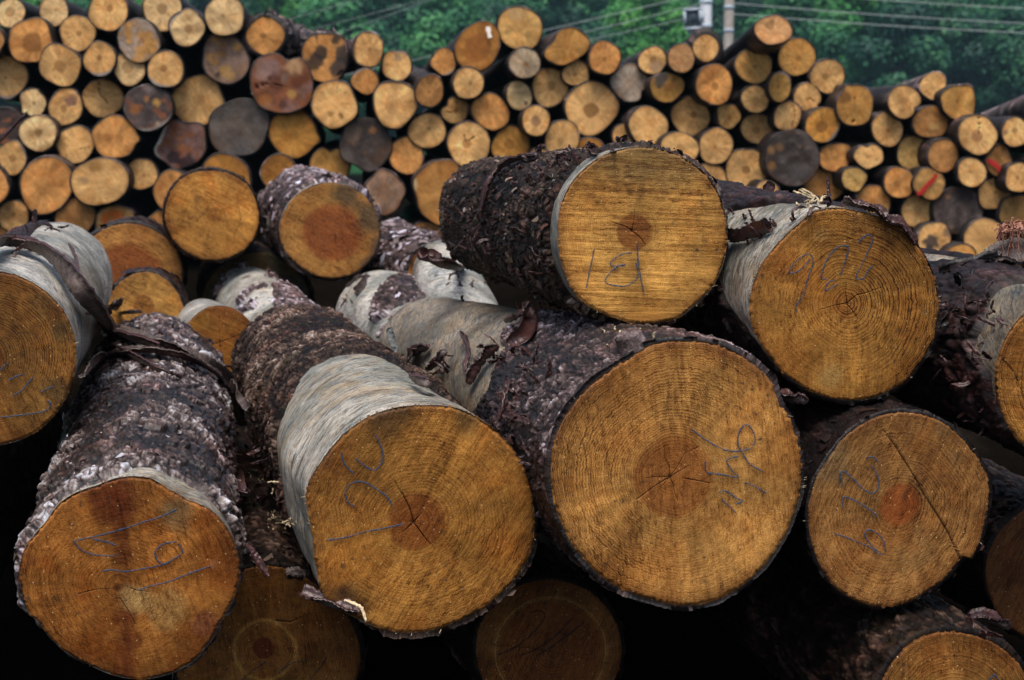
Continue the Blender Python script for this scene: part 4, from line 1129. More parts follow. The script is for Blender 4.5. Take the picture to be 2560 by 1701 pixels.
    (1697, 375, 47, 44, TAN, .2, {'heart_k': .4}, '', ''), (1790, 366, 41, 44, TAN, .1, {}, '', ''), (1473, 390, 43, 44, DIM, 0, {}, 'dim orange end', ''), (1775, 455, 44, 45, TAN, 0, {}, '', ''),
    (1866, 423, 51, 50, TAN, .2, {'heart_k': .7}, 'broad tan end with dark heart', ''), (1981, 396, 67, 67, (.055, .042, .036), 0, {'weather': .3, 'weather_col': (.085, .068, .062), 'psoft': .3, 'patch': [(160, .85, .16, (.34, .17, .05), .8), (140, .62, .16, (.25, .13, .05), .7), (200, .8, .14, (.32, .15, .04), .8), (35, .65, .10, (.3, .18, .1), .7), (60, .5, .1, (.2, .13, .08), .6), (-60, .5, .35, (.10, .085, .08), .6)]}, '', 'big charcoal end above the 906 log'),
    (1894, 322, 40, 38, (.6, .36, .14), .25, {'heart_k': .6}, '', ''), (1855, 505, 38, 35, PAL, 0, {}, '', ''), (1917, 488, 32, 35, TAN, 0, {}, '', ''), (1970, 530, 26, 28, TAN, 0, {}, '', ''), (2062, 463, 46, 45, ORG, 0, {}, '', ''),
    (2135, 448, 30, 30, (.55, .34, .11), .12, {}, '', ''), (2089, 393, 42, 34, ORG, .2, {'rot': 12, 'heart_k': .4}, '', ''), (2172, 390, 35, 31, TAN, .2, {'shape': 'notch100', 'heart_k': .4}, '', ''), (2183, 507, 43, 41, ORG, 0, {}, '', ''),
    (1933, 76, 44, 37, (.58, .31, .13), .0, {'end': (1770, 215, 38, 11.2), 'proud': .45, 'patch': [(120, .35, .25, (.28, .13, .05), .7)]}, '', 'tilted log topping the right heap'),
    (1884, 165, 45, 42, (.57, .31, .09), .1, {'shape': 'notch85', 'end': (1760, 255, 40, 10.6)}, 'tan end with ragged top', ''), (1992, 143, 46, 45, (.54, .28, .075), .15, {}, '', ''), (2069, 191, 41, 42, (.58, .33, .12), .2, {}, '', ''),
    (1950, 217, 31, 33, (.57, .31, .08), .12, {'grey': 60}, '', ''), (1888, 248, 35, 33, TAN, 0, {}, '', ''), (2018, 244, 33, 34, TAN, .12, {'cracks': [([(.1, .1), (.5, -.2), (.9, -.45)], .06)]}, 'small cracked tan end', ''),
    (1969, 290, 34, 35, TAN, 0, {'cracks': [([(.4, .7), (.55, .1), (.35, -.7)], .06)]}, 'small cracked tan end', ''), (2057, 313, 42, 43, (.62, .30, .065), .34, {'heart_k': .65, 'grey': -25}, '', 'golden end with grey right edge'),
    (2138, 265, 45, 50, (.5, .26, .07), .0, {'shape': 'nub115', 'patch': [(140, .75, .35, (.16, .07, .02), .8)], 'cracks': [([(-.05, .9), (-.05, 0), (-.05, -.9)], .025)]}, '', 'broken end with upright spike'),
    (2333, 215, 33, 33, TAN, 0, {'end': (2150, 275, 27, 11), 'pale_bark': 1}, 'tan end with long pinkish bark', ''), (2260, 255, 40, 39, TAN, .25, {'shape': 'notch-30', 'heart_k': .4}, '', ''), (2397, 255, 43, 43, (.55, .29, .08), .12, {'shape': 'lobed'}, '', 'lumpy end topping the right slope'),
    (2218, 324, 36, 43, TAN, .12, {}, '', ''), (2326, 306, 40, 42, BRN, .0, {'patch': [(-45, .3, .25, (.58, .36, .13), .6)]}, '', ''), (2444, 337, 48, 48, TAN, .3, {'heart_col': (.25, .1, .05), 'cracks': [([(.1, .1), (.15, .5), (.1, .9)], .06)]}, 'broad end with cracked heart', ''),
    (2540, 331, 35, 36, TAN, .2, {'patch': [(190, .7, .2, (.25, .13, .07), .7), (110, .7, .2, (.25, .13, .07), .6)]}, '', ''), (2283, 383, 40, 42, (.57, .34, .11), .25, {'heart_k': .4}, '', ''), (2358, 389, 37, 42, BRN, .2, {'heart_k': .3}, '', ''),
    (2430, 431, 36, 36, TAN, .1, {}, '', ''), (2498, 402, 31, 38, BRN, 0, {'paint': 'fall'}, '', 'end with falling red stroke'), (2545, 445, 31, 37, TAN, .15, {}, '', ''), (2247, 457, 37, 37, ORG, .2, {'heart_k': .4}, '', ''),
    (2323, 460, 37, 38, (.5, .28, .09), 0, {'paint': 'rise'}, '', 'end with rising red stroke'), (2485, 485, 39, 39, TAN, .12, {}, '', ''), (2395, 527, 59, 58, (.055, .04, .036), 0, {'weather': .3, 'weather_col': (.10, .075, .065), 'psoft': .3, 'patch': [(20, .3, .25, (.17, .11, .08), .7), (130, .7, .12, (.3, .16, .07), .7), (-110, .7, .12, (.28, .17, .09), .6), (70, .7, .3, (.04, .03, .03), .7)]}, '', 'charcoal end below the red strokes'),
    (2292, 527, 38, 40, TAN, .3, {'heart_k': .25}, '', ''), (2335, 603, 41, 46, TAN, 0, {'patch': [(180, .15, .4, (.05, .04, .04), .9), (-110, .6, .3, (.06, .05, .05), .9), (30, .9, .3, (.12, .08, .06), .7)]}, 'tan end with black smear', ''), (2466, 599, 55, 50, TAN, 0, {}, 'broad tan end', ''),
    (2401, 647, 40, 36, (.54, .27, .075), .2, {'heart_k': .5}, '', ''), (2540, 532, 40, 42, (.3, .16, .05), 0, {}, 'dim brown end', ''), (2600, 345, 36, 38, TAN, 0, {}, '', ''), (2606, 428, 37, 37, ORG, 0, {}, '', ''), (2612, 508, 38, 38, TAN, .2, {}, '', ''),
    (2612, 262, 40, 40, TAN, 0, {'end': (2420, 335, 32, 11), 'pale_bark': 1}, '', ''),
]
VP2 = (900.0, 345.0)
KEYS = [(f[0], f[1], f[8]) for f in FAR if f[8]]


def look_of(f):
    cx, cy, rx, ry, c, hr, ex, look, key = f
    if key:
        return key
    if look:
        return look
    r = 0.5 * (rx + ry)
    sz = 'small ' if r < 35 else ('broad ' if r > 50 else '')
    cn = {TAN: 'tan', ORG: 'orange', PAL: 'pale', GRY: 'grey', DRK: 'charcoal', WTH: 'weathered', PUR: 'reddish', BRN: 'brown', DIM: 'dim'}.get(c, 'honey')
    t = f'{sz}{cn} end'
    if 'grey' in ex:
        t += ' with greyed edge'
    elif hr >= .25 and ex.get('heart_k', 1) > .45:
        t += ' with dark heart'
    elif ex.get('patch'):
        t += ' with dark stain'
    return t


def sector(dx, dy):
    a = math.degrees(math.atan2(-dy, dx)) % 360
    return ['right of', 'above right of', 'above', 'above left of', 'left of', 'below left of', 'below', 'below right of'][int(((a + 22.5) % 360) // 45)]


def far_labels():
    looks = [look_of(f) for f in FAR]
    out, used = [], set()
    for i, f in enumerate(FAR):
        if f[8]:
            lab = f'log in the far pile, {f[8]}'
            out.append(lab)
            used.add(lab)
            continue
        cand = []
        for kx, ky, kn in KEYS:
            dx, dy = f[0] - kx, f[1] - ky
            d = math.hypot(dx, dy)
            sec = sector(dx, dy)
            rank = 0
            for j, g in enumerate(FAR):
                if j != i and not g[8] and looks[j] == looks[i] and sector(g[0] - kx, g[1] - ky) == sec and math.hypot(g[0] - kx, g[1] - ky) < d:
                    rank += 1
            cand.append((rank, d, f'{looks[i].replace(" end", " log end")}, {"just" if d < 125 else "next such" if rank == 0 else "further"} {sec} the {kn}'))
        cand = [c for c in cand if len(c[2].split()) <= 16]
        cand.sort(key=lambda q: (q[0] > 0, q[1]))
        lab = next(c[2] for c in cand if c[2] not in used)
        used.add(lab)
        out.append(lab)
    return out


FAR_LAB = far_labels()


def build_far_log(k, f):
    cx, cy, rx, ry, base, hr, ex, look, key = f
    rx, ry = rx * 1.025, ry * 1.025
    seed = 300 + k * 7
    rng = np.random.RandomState(seed)
    Z0 = 8.5 + rng.uniform(-0.10, 0.14) - ex.get('proud', 0)
    c0 = P(cx, cy, Z0)
    if 'end' in ex:
        ex_, ey_, er_, eZ = ex['end']
        c1 = P(ex_, ey_, eZ)
        r1 = er_ * eZ / F
    else:
        Z1 = 11.3 + rng.uniform(-.25, .25)
        kk = Z0 / Z1
        c1 = P(VP2[0] + (cx - VP2[0]) * kk + rng.uniform(-9, 9), VP2[1] + (cy - VP2[1]) * kk + rng.uniform(-9, 9), Z1)
        r1 = 0.5 * (rx + ry) * Z0 / F * 1.02
    L = float(np.linalg.norm(c1 - c0))
    a = (c1 - c0) / L
    u = unit(np.cross(a, (0, 0, 1)))
    v = np.cross(u, a)
    n_face = a
    if abs(a[0]) > 0.32:
        n_face = unit(a * 0.4 + np.array([0.0, 1.0, -0.02]) * 0.6)
    shape = ex.get('shape', '')
    pts = ellipse_pts(cx, cy, rx, ry, ex.get('rot', 0), seed, 0.048, 56, shape)
    W = np.array([on_plane(px, py, c0, n_face) for px, py in pts]) - c0
    base_pt = c0 - np.array([0, 0, 0.5 * (rx + ry) * Z0 / F])
    root = thing('log', FAR_LAB[k], 'log', base_pt, 'logs stacked in the far pile')
    R = float(np.mean(np.linalg.norm(W, axis=1)))
    # face
    nr = 22
    fx, fy = W @ u, W @ v
    th = np.unwrap(np.arctan2(fy, fx))
    off = np.array(rng.uniform(-0.16, 0.16, 2)) * R if hr else np.zeros(2)
    tt = np.linspace(0, 1, nr)[:, None]
    WX = W[None] * tt[..., None] + (u * off[0] + v * off[1])[None, None] * (1 - tt[..., None])
    X = (WX @ u).ravel() - off[0]
    Y = (WX @ v).ravel() - off[1]
    rho = np.repeat(tt, len(W), 1).ravel()
    sp = {'base': base, 'heart': hr, 'heart_k': 0.6, 'heart_col': (0.20, 0.075, 0.018), 'R': R, 'psoft': 0.7, 'mottle': 0.34, 'redden': 0.45, 'edge': 0.55}
    sp['psoft'] = ex.get('psoft', 0.7)
    sp.update({q: w for q, w in ex.items() if q in ('patch', 'grey', 'grey_col', 'weather', 'weather_col', 'cracks', 'heart_k', 'heart_col')})
    if not hr:
        sp['heart'] = 0
    colr, dep = paint_face(rho, np.arctan2(Y, X), X, Y, sp, seed)
    dz = 0.010 * (xy_noise(X, Y, 9, seed, 3) - 0.5) + 0.03 * dep
    V = c0 + WX.reshape(-1, 3) + a * dz[:, None]
    Q = grid_quads(nr, len(W))
    if (th[-1] - th[0]) > 0:
        Q = Q[:, ::-1]
    put('cut_face', mesh_data('cut_face', V - base_pt, Q, mats=[FM_FAR],
                              attrs={'rho': rho, 'fxy': np.stack([X, Y, 0 * X + k], -1), 'wcol': np.concatenate([colr, np.ones((len(X), 1))], 1)}), root)
    # bark
    ns = 26
    s = np.linspace(0, 1, ns) ** 1.3
    s = np.concatenate([[0.0], s])
    rad = np.linalg.norm(W, axis=1)
    T0 = np.linspace(0, 1, len(W), endpoint=False)
    TT, SS = np.meshgrid(T0, s * L)
    tk = 0.004 + 0.028 * R
    if ex.get('thickbark'):
        tk = 0.04
    if ex.get('rough'):
        tk = 0.03
    hh = tk * (0.35 + 1.1 * fbm(TT, SS, 9, 9, seed, 4))
    hh[0] = -0.003
    blend = (1 - s)[:, None]
    dirs = W / rad[:, None]
    radm = rad[None] * blend + r1 * (1 - blend) + hh
    V = c0 + dirs[None] * radm[..., None] + a * (s * L)[:, None, None]
    if n_face is not a:
        pass
    V = V.reshape(-1, 3)
    Qb = grid_quads(ns + 1, len(W))
    V = np.concatenate([V, [c1]])
    k0 = ns * len(W)
    cap = np.array([(k0 + i, k0 + (i + 1) % len(W), len(V) - 1) for i in range(len(W))])
    tone = np.clip(0.30 + (0.35 if ex.get('pale_bark') else 0) + 1.5 * (fbm(TT, SS, 14, 10, seed + 1, 4) - 0.5), 0, 1)
    tone = np.append(tone.ravel(), 0.2)
    bc = np.concatenate([np.stack([TT * 6.28 * R, SS, 0 * SS + k], -1).reshape(-1, 3), [[0, 0, k]]])
    put('bark', mesh_data('bark', V - base_pt, Qb, cap, mats=[M_BARK_FAR], attrs={'tone': tone, 'bc': bc}), root)
    # paint
    pk = ex.get('paint')
    if pk:
        st = {'rise': [[(-.85, -.62), (-.55, -.52), (-.2, -.1), (.15, .25), (.38, .62)]], 'fall': [[(-.95, .05), (-.3, -.3), (.1, -.7)]],
              'orange': [[(-.55, .1), (-.4, .4), (-.1, .55)], [(0, .75), (.05, .4), (.15, .2)], [(.3, .7), (.35, .3), (.3, .0)], [(-.5, .2), (-.3, .1)]]}[pk]
        prt = []
        for q in st:
            w3 = [c0 + u * px * R + v * py * R - a * 0.016 for px, py in q]
            prt.append(ribbon_flat(w3, 0.030 if pk != 'orange' else 0.045, -a, seed))
        V, Q = join(prt)
        put('paint_mark', mesh_data('paint_mark', V - base_pt, Q, mats=[M_RED if pk != 'orange' else M_ORANGE]), root)
    if key == 'orange end with white drip':
        w3 = [P(1219, 68, Z0) - a * 0.03, P(1221, 82, Z0) - a * 0.03, P(1224, 96, Z0) - a * 0.03]
        V, Q = ribbon_flat(w3, 0.03, -a, 3)
        put('resin_drip', mesh_data('resin_drip', V - base_pt, Q, mats=[plain_material('white_resin', (0.75, 0.66, 0.58), 0.4, 0.5, 20, 0.15, 0)]), root)
    if ex.get('rough') or key == 'orange end with black patches':
        n = 260
        i = rng.randint(0, len(W), n)
        j = rng.randint(2, ns, n)
        pos = V0 = (c0 + dirs[i] * radm[j, i][:, None] + a * (s[j] * L)[:, None])
        fv, fq = flakes(pos, dirs[i], np.repeat(a[None], n, 0), n, 0.035, rng, tilt=1.0)
        put('bark_scales', mesh_data('bark_scales', fv - base_pt, fq, mats=[M_BARK_FAR],
                                     attrs={'tone': np.repeat(rng.rand(n), 6), 'bc': fv}), root)['kind'] = 'stuff'


for k, f in enumerate(FAR):
    build_far_log(k, f)

# ------------------------------------------------------------------ loose bark on the logs
def hit(px, py):
    o, d = Vector(CAM), Vector(unit(ray(px, py)))
    best = None
    for bvh, root, base, a in SURF:
        p, n, i, dist = bvh.ray_cast(o, d)
        if p is not None and (best is None or dist < best[0]):
            nn_ = np.array(n)
            if nn_ @ np.array(d) > 0:
                nn_ = -nn_
            best = (dist, np.array(p), nn_, root, base, a)
    return best


def catmull(pts, m):
    pts = np.asarray(pts, float)
    k = len(pts)
    t = np.linspace(0, k - 1, m)
    i = np.clip(np.floor(t).astype(int), 0, k - 2)
    f = (t - i)[:, None]
    p0, p1, p2, p3 = pts[np.maximum(i - 1, 0)], pts[i], pts[i + 1], pts[np.minimum(i + 2, k - 1)]
    return 0.5 * ((2 * p1) + (-p0 + p2) * f + (2 * p0 - 5 * p1 + 4 * p2 - p3) * f ** 2 + (-p0 + 3 * p1 - 3 * p2 + p3) * f ** 3)


def strip_geo(path, width, nrm, tw=(0, 0), curl=0.5, thick=0.004, m=46, c=7, seed=0, ragged=0.25, taper=(0.5, 0.3)):
    """a curled strip of bark along a 3D path; returns V, Q and which faces are the outer skin"""
    rng = np.random.RandomState(seed)
    m = int(m * 1.6)
    C = catmull(path, m)
    T = np.gradient(C, axis=0)
    T /= np.linalg.norm(T, axis=1)[:, None] + 1e-9
    N = np.asarray(nrm, float)
    N = np.tile(N, (m, 1)) if N.ndim == 1 else catmull(N, m)
    S = np.cross(T, N)
    S /= np.linalg.norm(S, axis=1)[:, None] + 1e-9
    N = np.cross(S, T)
    t = np.linspace(0, 1, m)
    ang = tw[0] + (tw[1] - tw[0]) * t + 0.25 * np.sin(t * 9 + seed)
    S, N = S * np.cos(ang)[:, None] + N * np.sin(ang)[:, None], N * np.cos(ang)[:, None] - S * np.sin(ang)[:, None]
    env = np.minimum(1, taper[0] + (1 - taper[0]) * t / 0.15) * np.minimum(1, taper[1] + (1 - taper[1]) * (1 - t) / 0.2)
    wl = width * env * (1 - ragged * np.interp(t, np.linspace(0, 1, 13), rng.rand(13)) ** 2)
    wr = width * env * (1 - ragged * np.interp(t, np.linspace(0, 1, 17), rng.rand(17)) ** 2)
    w = np.linspace(-1, 1, c)
    V = np.zeros((m, c, 3))
    for j, q in enumerate(w):
        ww = np.where(q < 0, wl, wr) * 0.5
        bumpy = 0.0012 * rng.randn(m)
        V[:, j] = C + S * (q * ww * np.cos(curl * q * 0.7))[:, None] + N * (curl * ww * (q * q - 0.4) + bumpy)[:, None]
    B = V - N[:, None, :] * thick
    nv = m * c
    allv = np.concatenate([V.reshape(-1, 3), B.reshape(-1, 3)])
    g = grid_quads(m, c, False)
    side = []
    for i in range(m - 1):
        for j in (0, c - 1):
            side.append((i * c + j, (i + 1) * c + j, nv + (i + 1) * c + j, nv + i * c + j))
    for i in (0, m - 1):
        for j in range(c - 1):
            side.append((i * c + j, i * c + j + 1, nv + i * c + j + 1, nv + i * c + j))
    Q = np.concatenate([g, g[:, ::-1] + nv, np.array(side)])
    mi = np.concatenate([np.zeros(len(g)), np.ones(len(g)), np.zeros(len(side))])
    return allv, Q, mi


def rest(pts, lift, Zfall=2.7):
    """photo points -> points lying just above the log surfaces under them (or at a given depth)"""
    out, nn = [], []
    lastZ = None
    for p in pts:
        if len(p) == 3:
            q = P(*p)
            out.append(q)
            nn.append(np.array([0, -0.5, 0.85]))
            continue
        h = hit(*p)
        if h is None:
            out.append(P(p[0], p[1], lastZ or Zfall))
            nn.append(np.array([0, -0.5, 0.85]))
        else:
            q = h[1] + h[2] * lift
            out.append(q)
            nn.append(h[2])
            lastZ = float((h[1] - CAM) @ FWD)
    return np.array(out), np.array(nn)


def bark_strip(label, pts, width, lift=0.012, tw=(0, 0), curl=0.6, seed=0, flip=False, m=46, ragged=0.16, taper=(0.5, 0.3), name='bark_strip', cat='bark', mats=None, thick=0.004, group='loose bark strips'):
    path, nn = rest(pts, lift)
    nn = nn / (np.linalg.norm(nn, axis=1)[:, None] + 1e-9)
    V, Q, mi = strip_geo(path, width, nn, tw, curl, thick, m, 7, seed, ragged, taper)
    base = path[0]
    mm = mats or ([M_STRIP_IN, M_STRIP_OUT] if not flip else [M_STRIP_OUT, M_STRIP_IN])
    o = put(name, mesh_data(name, V - base, Q, mats=mm, matidx=mi), None, base)
    tag(o, label, cat, group)
    return o


bark_strip('long twisted dark bark strip draped from the white left log down onto the shaggy log',
           [(-60, 612), (10, 626), (60, 632), (110, 655), (150, 705), (190, 760), (235, 800), (270, 822), (330, 858), (400, 893)], 0.070, 0.024, (0.15, 0.8), 0.6, 3, m=80, taper=(0.9, 0.6), thick=.006)
bark_strip('broad flat bark strip with grey outer skin crossing the shaggy log to its right side',
           [(300, 838), (370, 868), (440, 890), (510, 928), (570, 975), (640, 1018)], 0.060, 0.022, (0.2, -0.3), 0.5, 5, flip=True, m=60, taper=(0.6, 0.5))
bark_strip('pale grey bark strip arching across the middle of the shaggy log',
           [(205, 936), (260, 915), (330, 895), (400, 898), (470, 915), (540, 950)], 0.045, 0.022, (0.4, 0.0), 0.6, 8, flip=True, m=60)
bark_strip('dark red bark strip tucked under the arching grey one', [(215, 905), (260, 885), (300, 880), (345, 905), (400, 935), (450, 950)], 0.040, 0.010, (0.9, 0.3), 0.7, 9, m=50)
bark_strip('thin curved bark sliver standing on the white left log', [(176, 722), (172, 690), (166, 655), (156, 630)], 0.010, 0.03, (0, 0.4), 0.4, 10, m=24)
bark_strip('small dark bark curl on top of the white left log', [(65, 625), (78, 615), (92, 620), (90, 632)], 0.022, 0.012, (0, 1.2), 1.0, 11, m=20)
bark_strip('upright dark bark spike on the white left log top', [(88, 568, 4.0), (86, 545, 4.0), (88, 522, 3.98)], 0.020, 0.0, (0, 0.5), 0.5, 12, m=20, taper=(1, 0.05))
bark_strip('torn bark flap between the white left log and the tan log', [(262, 792), (276, 755), (290, 770), (305, 745, 3.9)], 0.030, 0.015, (0, 1.0), 0.8, 13, m=26)
bark_strip('twiggy bark curl left of the shaggy log top', [(272, 800), (300, 784), (330, 780, 3.9), (352, 779, 3.9)], 0.016, 0.012, (0.3, 1.2), 0.7, 14, m=24)
bark_strip('ragged bark band across the crown of the mossy top log', [(1215, 545), (1232, 470), (1265, 425), (1310, 405), (1345, 400)], 0.036, 0.016, (0, 0.5), 0.6, 15, m=40, ragged=0.5)
bark_strip('forked bark shred standing on the mossy top log', [(1338, 402), (1342, 385, 3.4), (1348, 370, 3.4), (1362, 362, 3.4)], 0.020, 0.008, (0, 0.8), 0.7, 16, m=24)
bark_strip('curled bark chip beside the cut end of the mossy top log', [(1490, 385), (1480, 372, 2.9), (1470, 362, 2.9)], 0.026, 0.008, (0, 0.4), 1.1, 17, m=20, taper=(1, .7))
bark_strip('reddish bark flake with torn points near the mossy log end', [(1530, 372), (1546, 360, 2.85), (1558, 348, 2.85), (1556, 340, 2.85)], 0.034, 0.008, (0.3, 0.9), 0.8, 18, m=24)
bark_strip('thick dark bark shard jutting left from the mossy top log', [(1150, 672), (1110, 655, 3.75), (1075, 640, 3.7), (1055, 634, 3.66)], 0.050, 0.01, (0.2, 0.2), 0.8, 19, m=30, taper=(1, .85), ragged=.15, thick=.012)
bark_strip('bark curl hanging below the mossy top log', [(1268, 812), (1290, 790, 3.0), (1312, 775, 3.0), (1320, 752, 3.0)], 0.022, 0.01, (0, 1.0), 0.9, 20, m=24)
bark_strip('dark bark strip hanging between mossy log and big middle log', [(1315, 760, 3.05), (1322, 800, 3.0), (1312, 850), (1275, 872)], 0.045, 0.012, (0.5, 1.0), 0.7, 21, m=36)
bark_strip('hooked bark shred on the flank of the big middle log', [(1178, 935), (1185, 890), (1176, 860), (1160, 842)], 0.018, 0.018, (0, 0.9), 0.8, 22, m=28)
bark_strip('long dark bark splinter in the gap left of the big middle log', [(1262, 1055), (1275, 1020), (1282, 985), (1281, 955)], 0.020, 0.016, (0, 0.5), 0.4, 23, m=24, taper=(.3, .05))
bark_strip('thin brown curl at the shoulder of the big middle log', [(1280, 1042), (1305, 1052), (1330, 1058), (1345, 1066)], 0.016, 0.02, (0, 1.2), 0.8, 24, m=24)
bark_strip('rugged bark ridge peeling off the big middle log', [(1185, 965), (1205, 925), (1225, 900), (1255, 875)], 0.050, 0.016, (0.2, 0.5), 0.9, 25, m=36, flip=True, ragged=.5)
bark_strip('frayed red bark tuft between the collared log and the big middle log', [(1010, 905), (1035, 890), (1060, 880), (1080, 872)], 0.050, 0.014, (0.2, 1.0), 0.9, 26, m=30, ragged=.6)
bark_strip('curled bark piece right of the frayed tuft', [(1085, 930), (1105, 915), (1122, 898), (1130, 888)], 0.030, 0.02, (0, 1.2), 1.1, 27, m=24)
bark_strip('brown bark curl on the white collar edge of the second log', [(1025, 950), (1045, 965), (1070, 975), (1090, 968)], 0.026, 0.012, (0, 1.0), 1.1, 28, m=26)
bark_strip('dark bark spear standing left of the 906 log', [(1890, 528, 3.2), (1912, 505, 3.2), (1922, 475, 3.2), (1921, 452, 3.2)], 0.034, 0.0, (0.2, 0.5), 0.5, 29, m=26, taper=(.8, .04), ragged=.1)
bark_strip('broad dark bark blade leaning right behind the 906 log', [(1895, 532, 3.2), (1930, 520, 3.2), (1948, 505, 3.2), (1957, 490, 3.2)], 0.040, 0.0, (0.4, 0.9), 0.6, 30, m=26, taper=(.7, .1), ragged=.1)
bark_strip('long dark bark trough behind the mossy log end', [(1812, 496, 3.15), (1840, 518, 3.2), (1880, 532, 3.25), (1935, 535, 3.3)], 0.045, 0.0, (0.1, 0.4), 0.9, 31, m=36)
bark_strip('rolled bark tube on the white flank of the 906 log', [(1830, 600), (1865, 598), (1890, 588), (1930, 575)], 0.034, 0.012, (0, 0.2), 1.7, 32, m=30, taper=(1, 1), ragged=.1)
bark_strip('shaggy dark bark crest along the top of the 906 log', [(2105, 512), (2145, 510), (2190, 522), (2215, 545), (2250, 560), (2285, 610)], 0.036, 0.010, (0.4, 0.8), 0.7, 33, m=50, ragged=.6)
bark_strip('thin dark sprig standing on top of the 906 log', [(2080, 515, 2.7), (2074, 490, 2.7), (2070, 465, 2.7), (2071, 440, 2.7)], 0.007, 0, (0, 0.5), 0.3, 34, m=20, taper=(1, .1))
for i, (p, lab) in enumerate([([(2035, 500, 2.72), (2015, 488, 2.72), (1982, 478, 2.72)], 'lowest pale straw splinter left of the 906 log crest'),
                              ([(2036, 499, 2.72), (2020, 485, 2.72), (1997, 474, 2.72)], 'middle pale straw splinter left of the 906 log crest'),
                              ([(2038, 498, 2.72), (2025, 482, 2.72), (2003, 471, 2.72)], 'highest pale straw splinter left of the 906 log crest')]):
    bark_strip(lab, p, 0.006, 0, (0, .3), .3, 35 + i, m=14, mats=[M_FIBRE], name='splinter', cat='splinter', group='pale straw splinters', thick=.002)
bark_strip('white splinter standing beside the white collared log', [(990, 880, 3.3), (982, 855, 3.3), (974, 828, 3.3), (970, 820, 3.3)], 0.020, 0, (0, .4), .4, 40, m=20, mats=[M_PEEL_PALE], name='splinter', cat='splinter', group=None)
bark_strip('long purple bark piece lying across the log at the right edge', [(2352, 682, 2.95), (2400, 668, 2.95), (2450, 655, 2.95), (2500, 640, 2.95)], 0.040, 0, (0, .3), 1.2, 41, m=36, taper=(.9, .9), ragged=.1, mats=[M_BARK_RED], thick=.008)
bark_strip('second purple bark piece under the long one at the right edge', [(2380, 690, 2.93), (2440, 685, 2.93), (2500, 685, 2.93), (2545, 675, 2.93)], 0.040, 0, (0.2, .6), 1.0, 42, m=36, taper=(.9, .9), ragged=.15, mats=[M_BARK_RED], thick=.008)
bark_strip('stubby purple bark piece pointing down between the 906 log and the right edge log', [(2405, 695, 2.85), (2420, 722, 2.82), (2440, 755, 2.8)], 0.060, 0, (0, .3), 1.1, 43, m=26, taper=(.9, .8), ragged=.15, mats=[M_BARK_RED], thick=.008)
bark_strip('grey topped bark slab at the right edge below the fibre tuft', [(2470, 655, 2.95), (2510, 640, 2.95), (2560, 636, 2.95), (2610, 650, 2.95)], 0.085, 0, (0.1, -.3), .8, 44, m=36, flip=True, ragged=.4, thick=.01)
bark_strip('drooping dark bark flap beside the pale shoulder of the right edge log', [(2405, 740, 2.8), (2395, 770, 2.78), (2375, 795, 2.76), (2350, 815, 2.75)], 0.024, 0, (0, .6), .7, 45, m=26, mats=[M_BARK_RED])
bark_strip('pinkish bark scrap in the dark gap right of the big middle log', [(1942, 980, 2.62), (1965, 990, 2.6), (1995, 998, 2.6), (2020, 1000, 2.6)], 0.036, 0, (.2, .9), 1.0, 46, m=24)
bark_strip('bark curl in the dark gap beside the 906 log', [(1810, 795, 2.75), (1822, 805, 2.75), (1830, 830, 2.75)], 0.030, 0, (0, .8), 1.2, 47, m=22)
bark_strip('brown bark shard right of the shaggy log', [(600, 1185), (605, 1220, 2.7), (622, 1235, 2.7)], 0.022, 0.01, (0, .6), .7, 48, m=20)
bark_strip('thin brown bark stick right of the shaggy log end', [(615, 1355, 2.5), (640, 1395, 2.5), (672, 1442, 2.5)], 0.016, 0, (0, .4), .6, 49, m=22)
bark_strip('dark torn bark chip caught at the lower left rim of the collared log', [(752, 1478, 2.43), (800, 1496, 2.42), (850, 1512, 2.41), (898, 1528, 2.40)], 0.034, 0, (.3, .5), .8, 60, m=26, taper=(.9, .5), ragged=.2)
bark_strip('white hooked splinter at the lower left rim of the collared log', [(860, 1500, 2.40), (898, 1514, 2.39), (908, 1530, 2.385), (915, 1554, 2.38)], 0.006, 0, (0, .3), .3, 61, m=18, mats=[M_FIBRE], name='splinter', cat='splinter', group=None, thick=.002)
bark_strip('small bark scrap below the collared log', [(715, 1440, 2.75), (740, 1435, 2.75), (760, 1445, 2.75)], 0.034, 0, (0, .5), 1.0, 50, m=20, flip=True)
bark_strip('crumpled bark scrap at the lower right edge', [(2425, 1548, 2.75), (2460, 1540, 2.75), (2500, 1555, 2.75), (2525, 1570, 2.75)], 0.040, 0, (0, .9), 1.0, 51, m=26)
bark_strip('dark twig crossing the far pile at its left edge', [(-20, 372, 6.6), (25, 325, 6.6), (68, 280, 6.6)], 0.030, 0, (0, .3), .8, 52, m=24, taper=(.8, .3), name='twig', cat='twig', group=None)

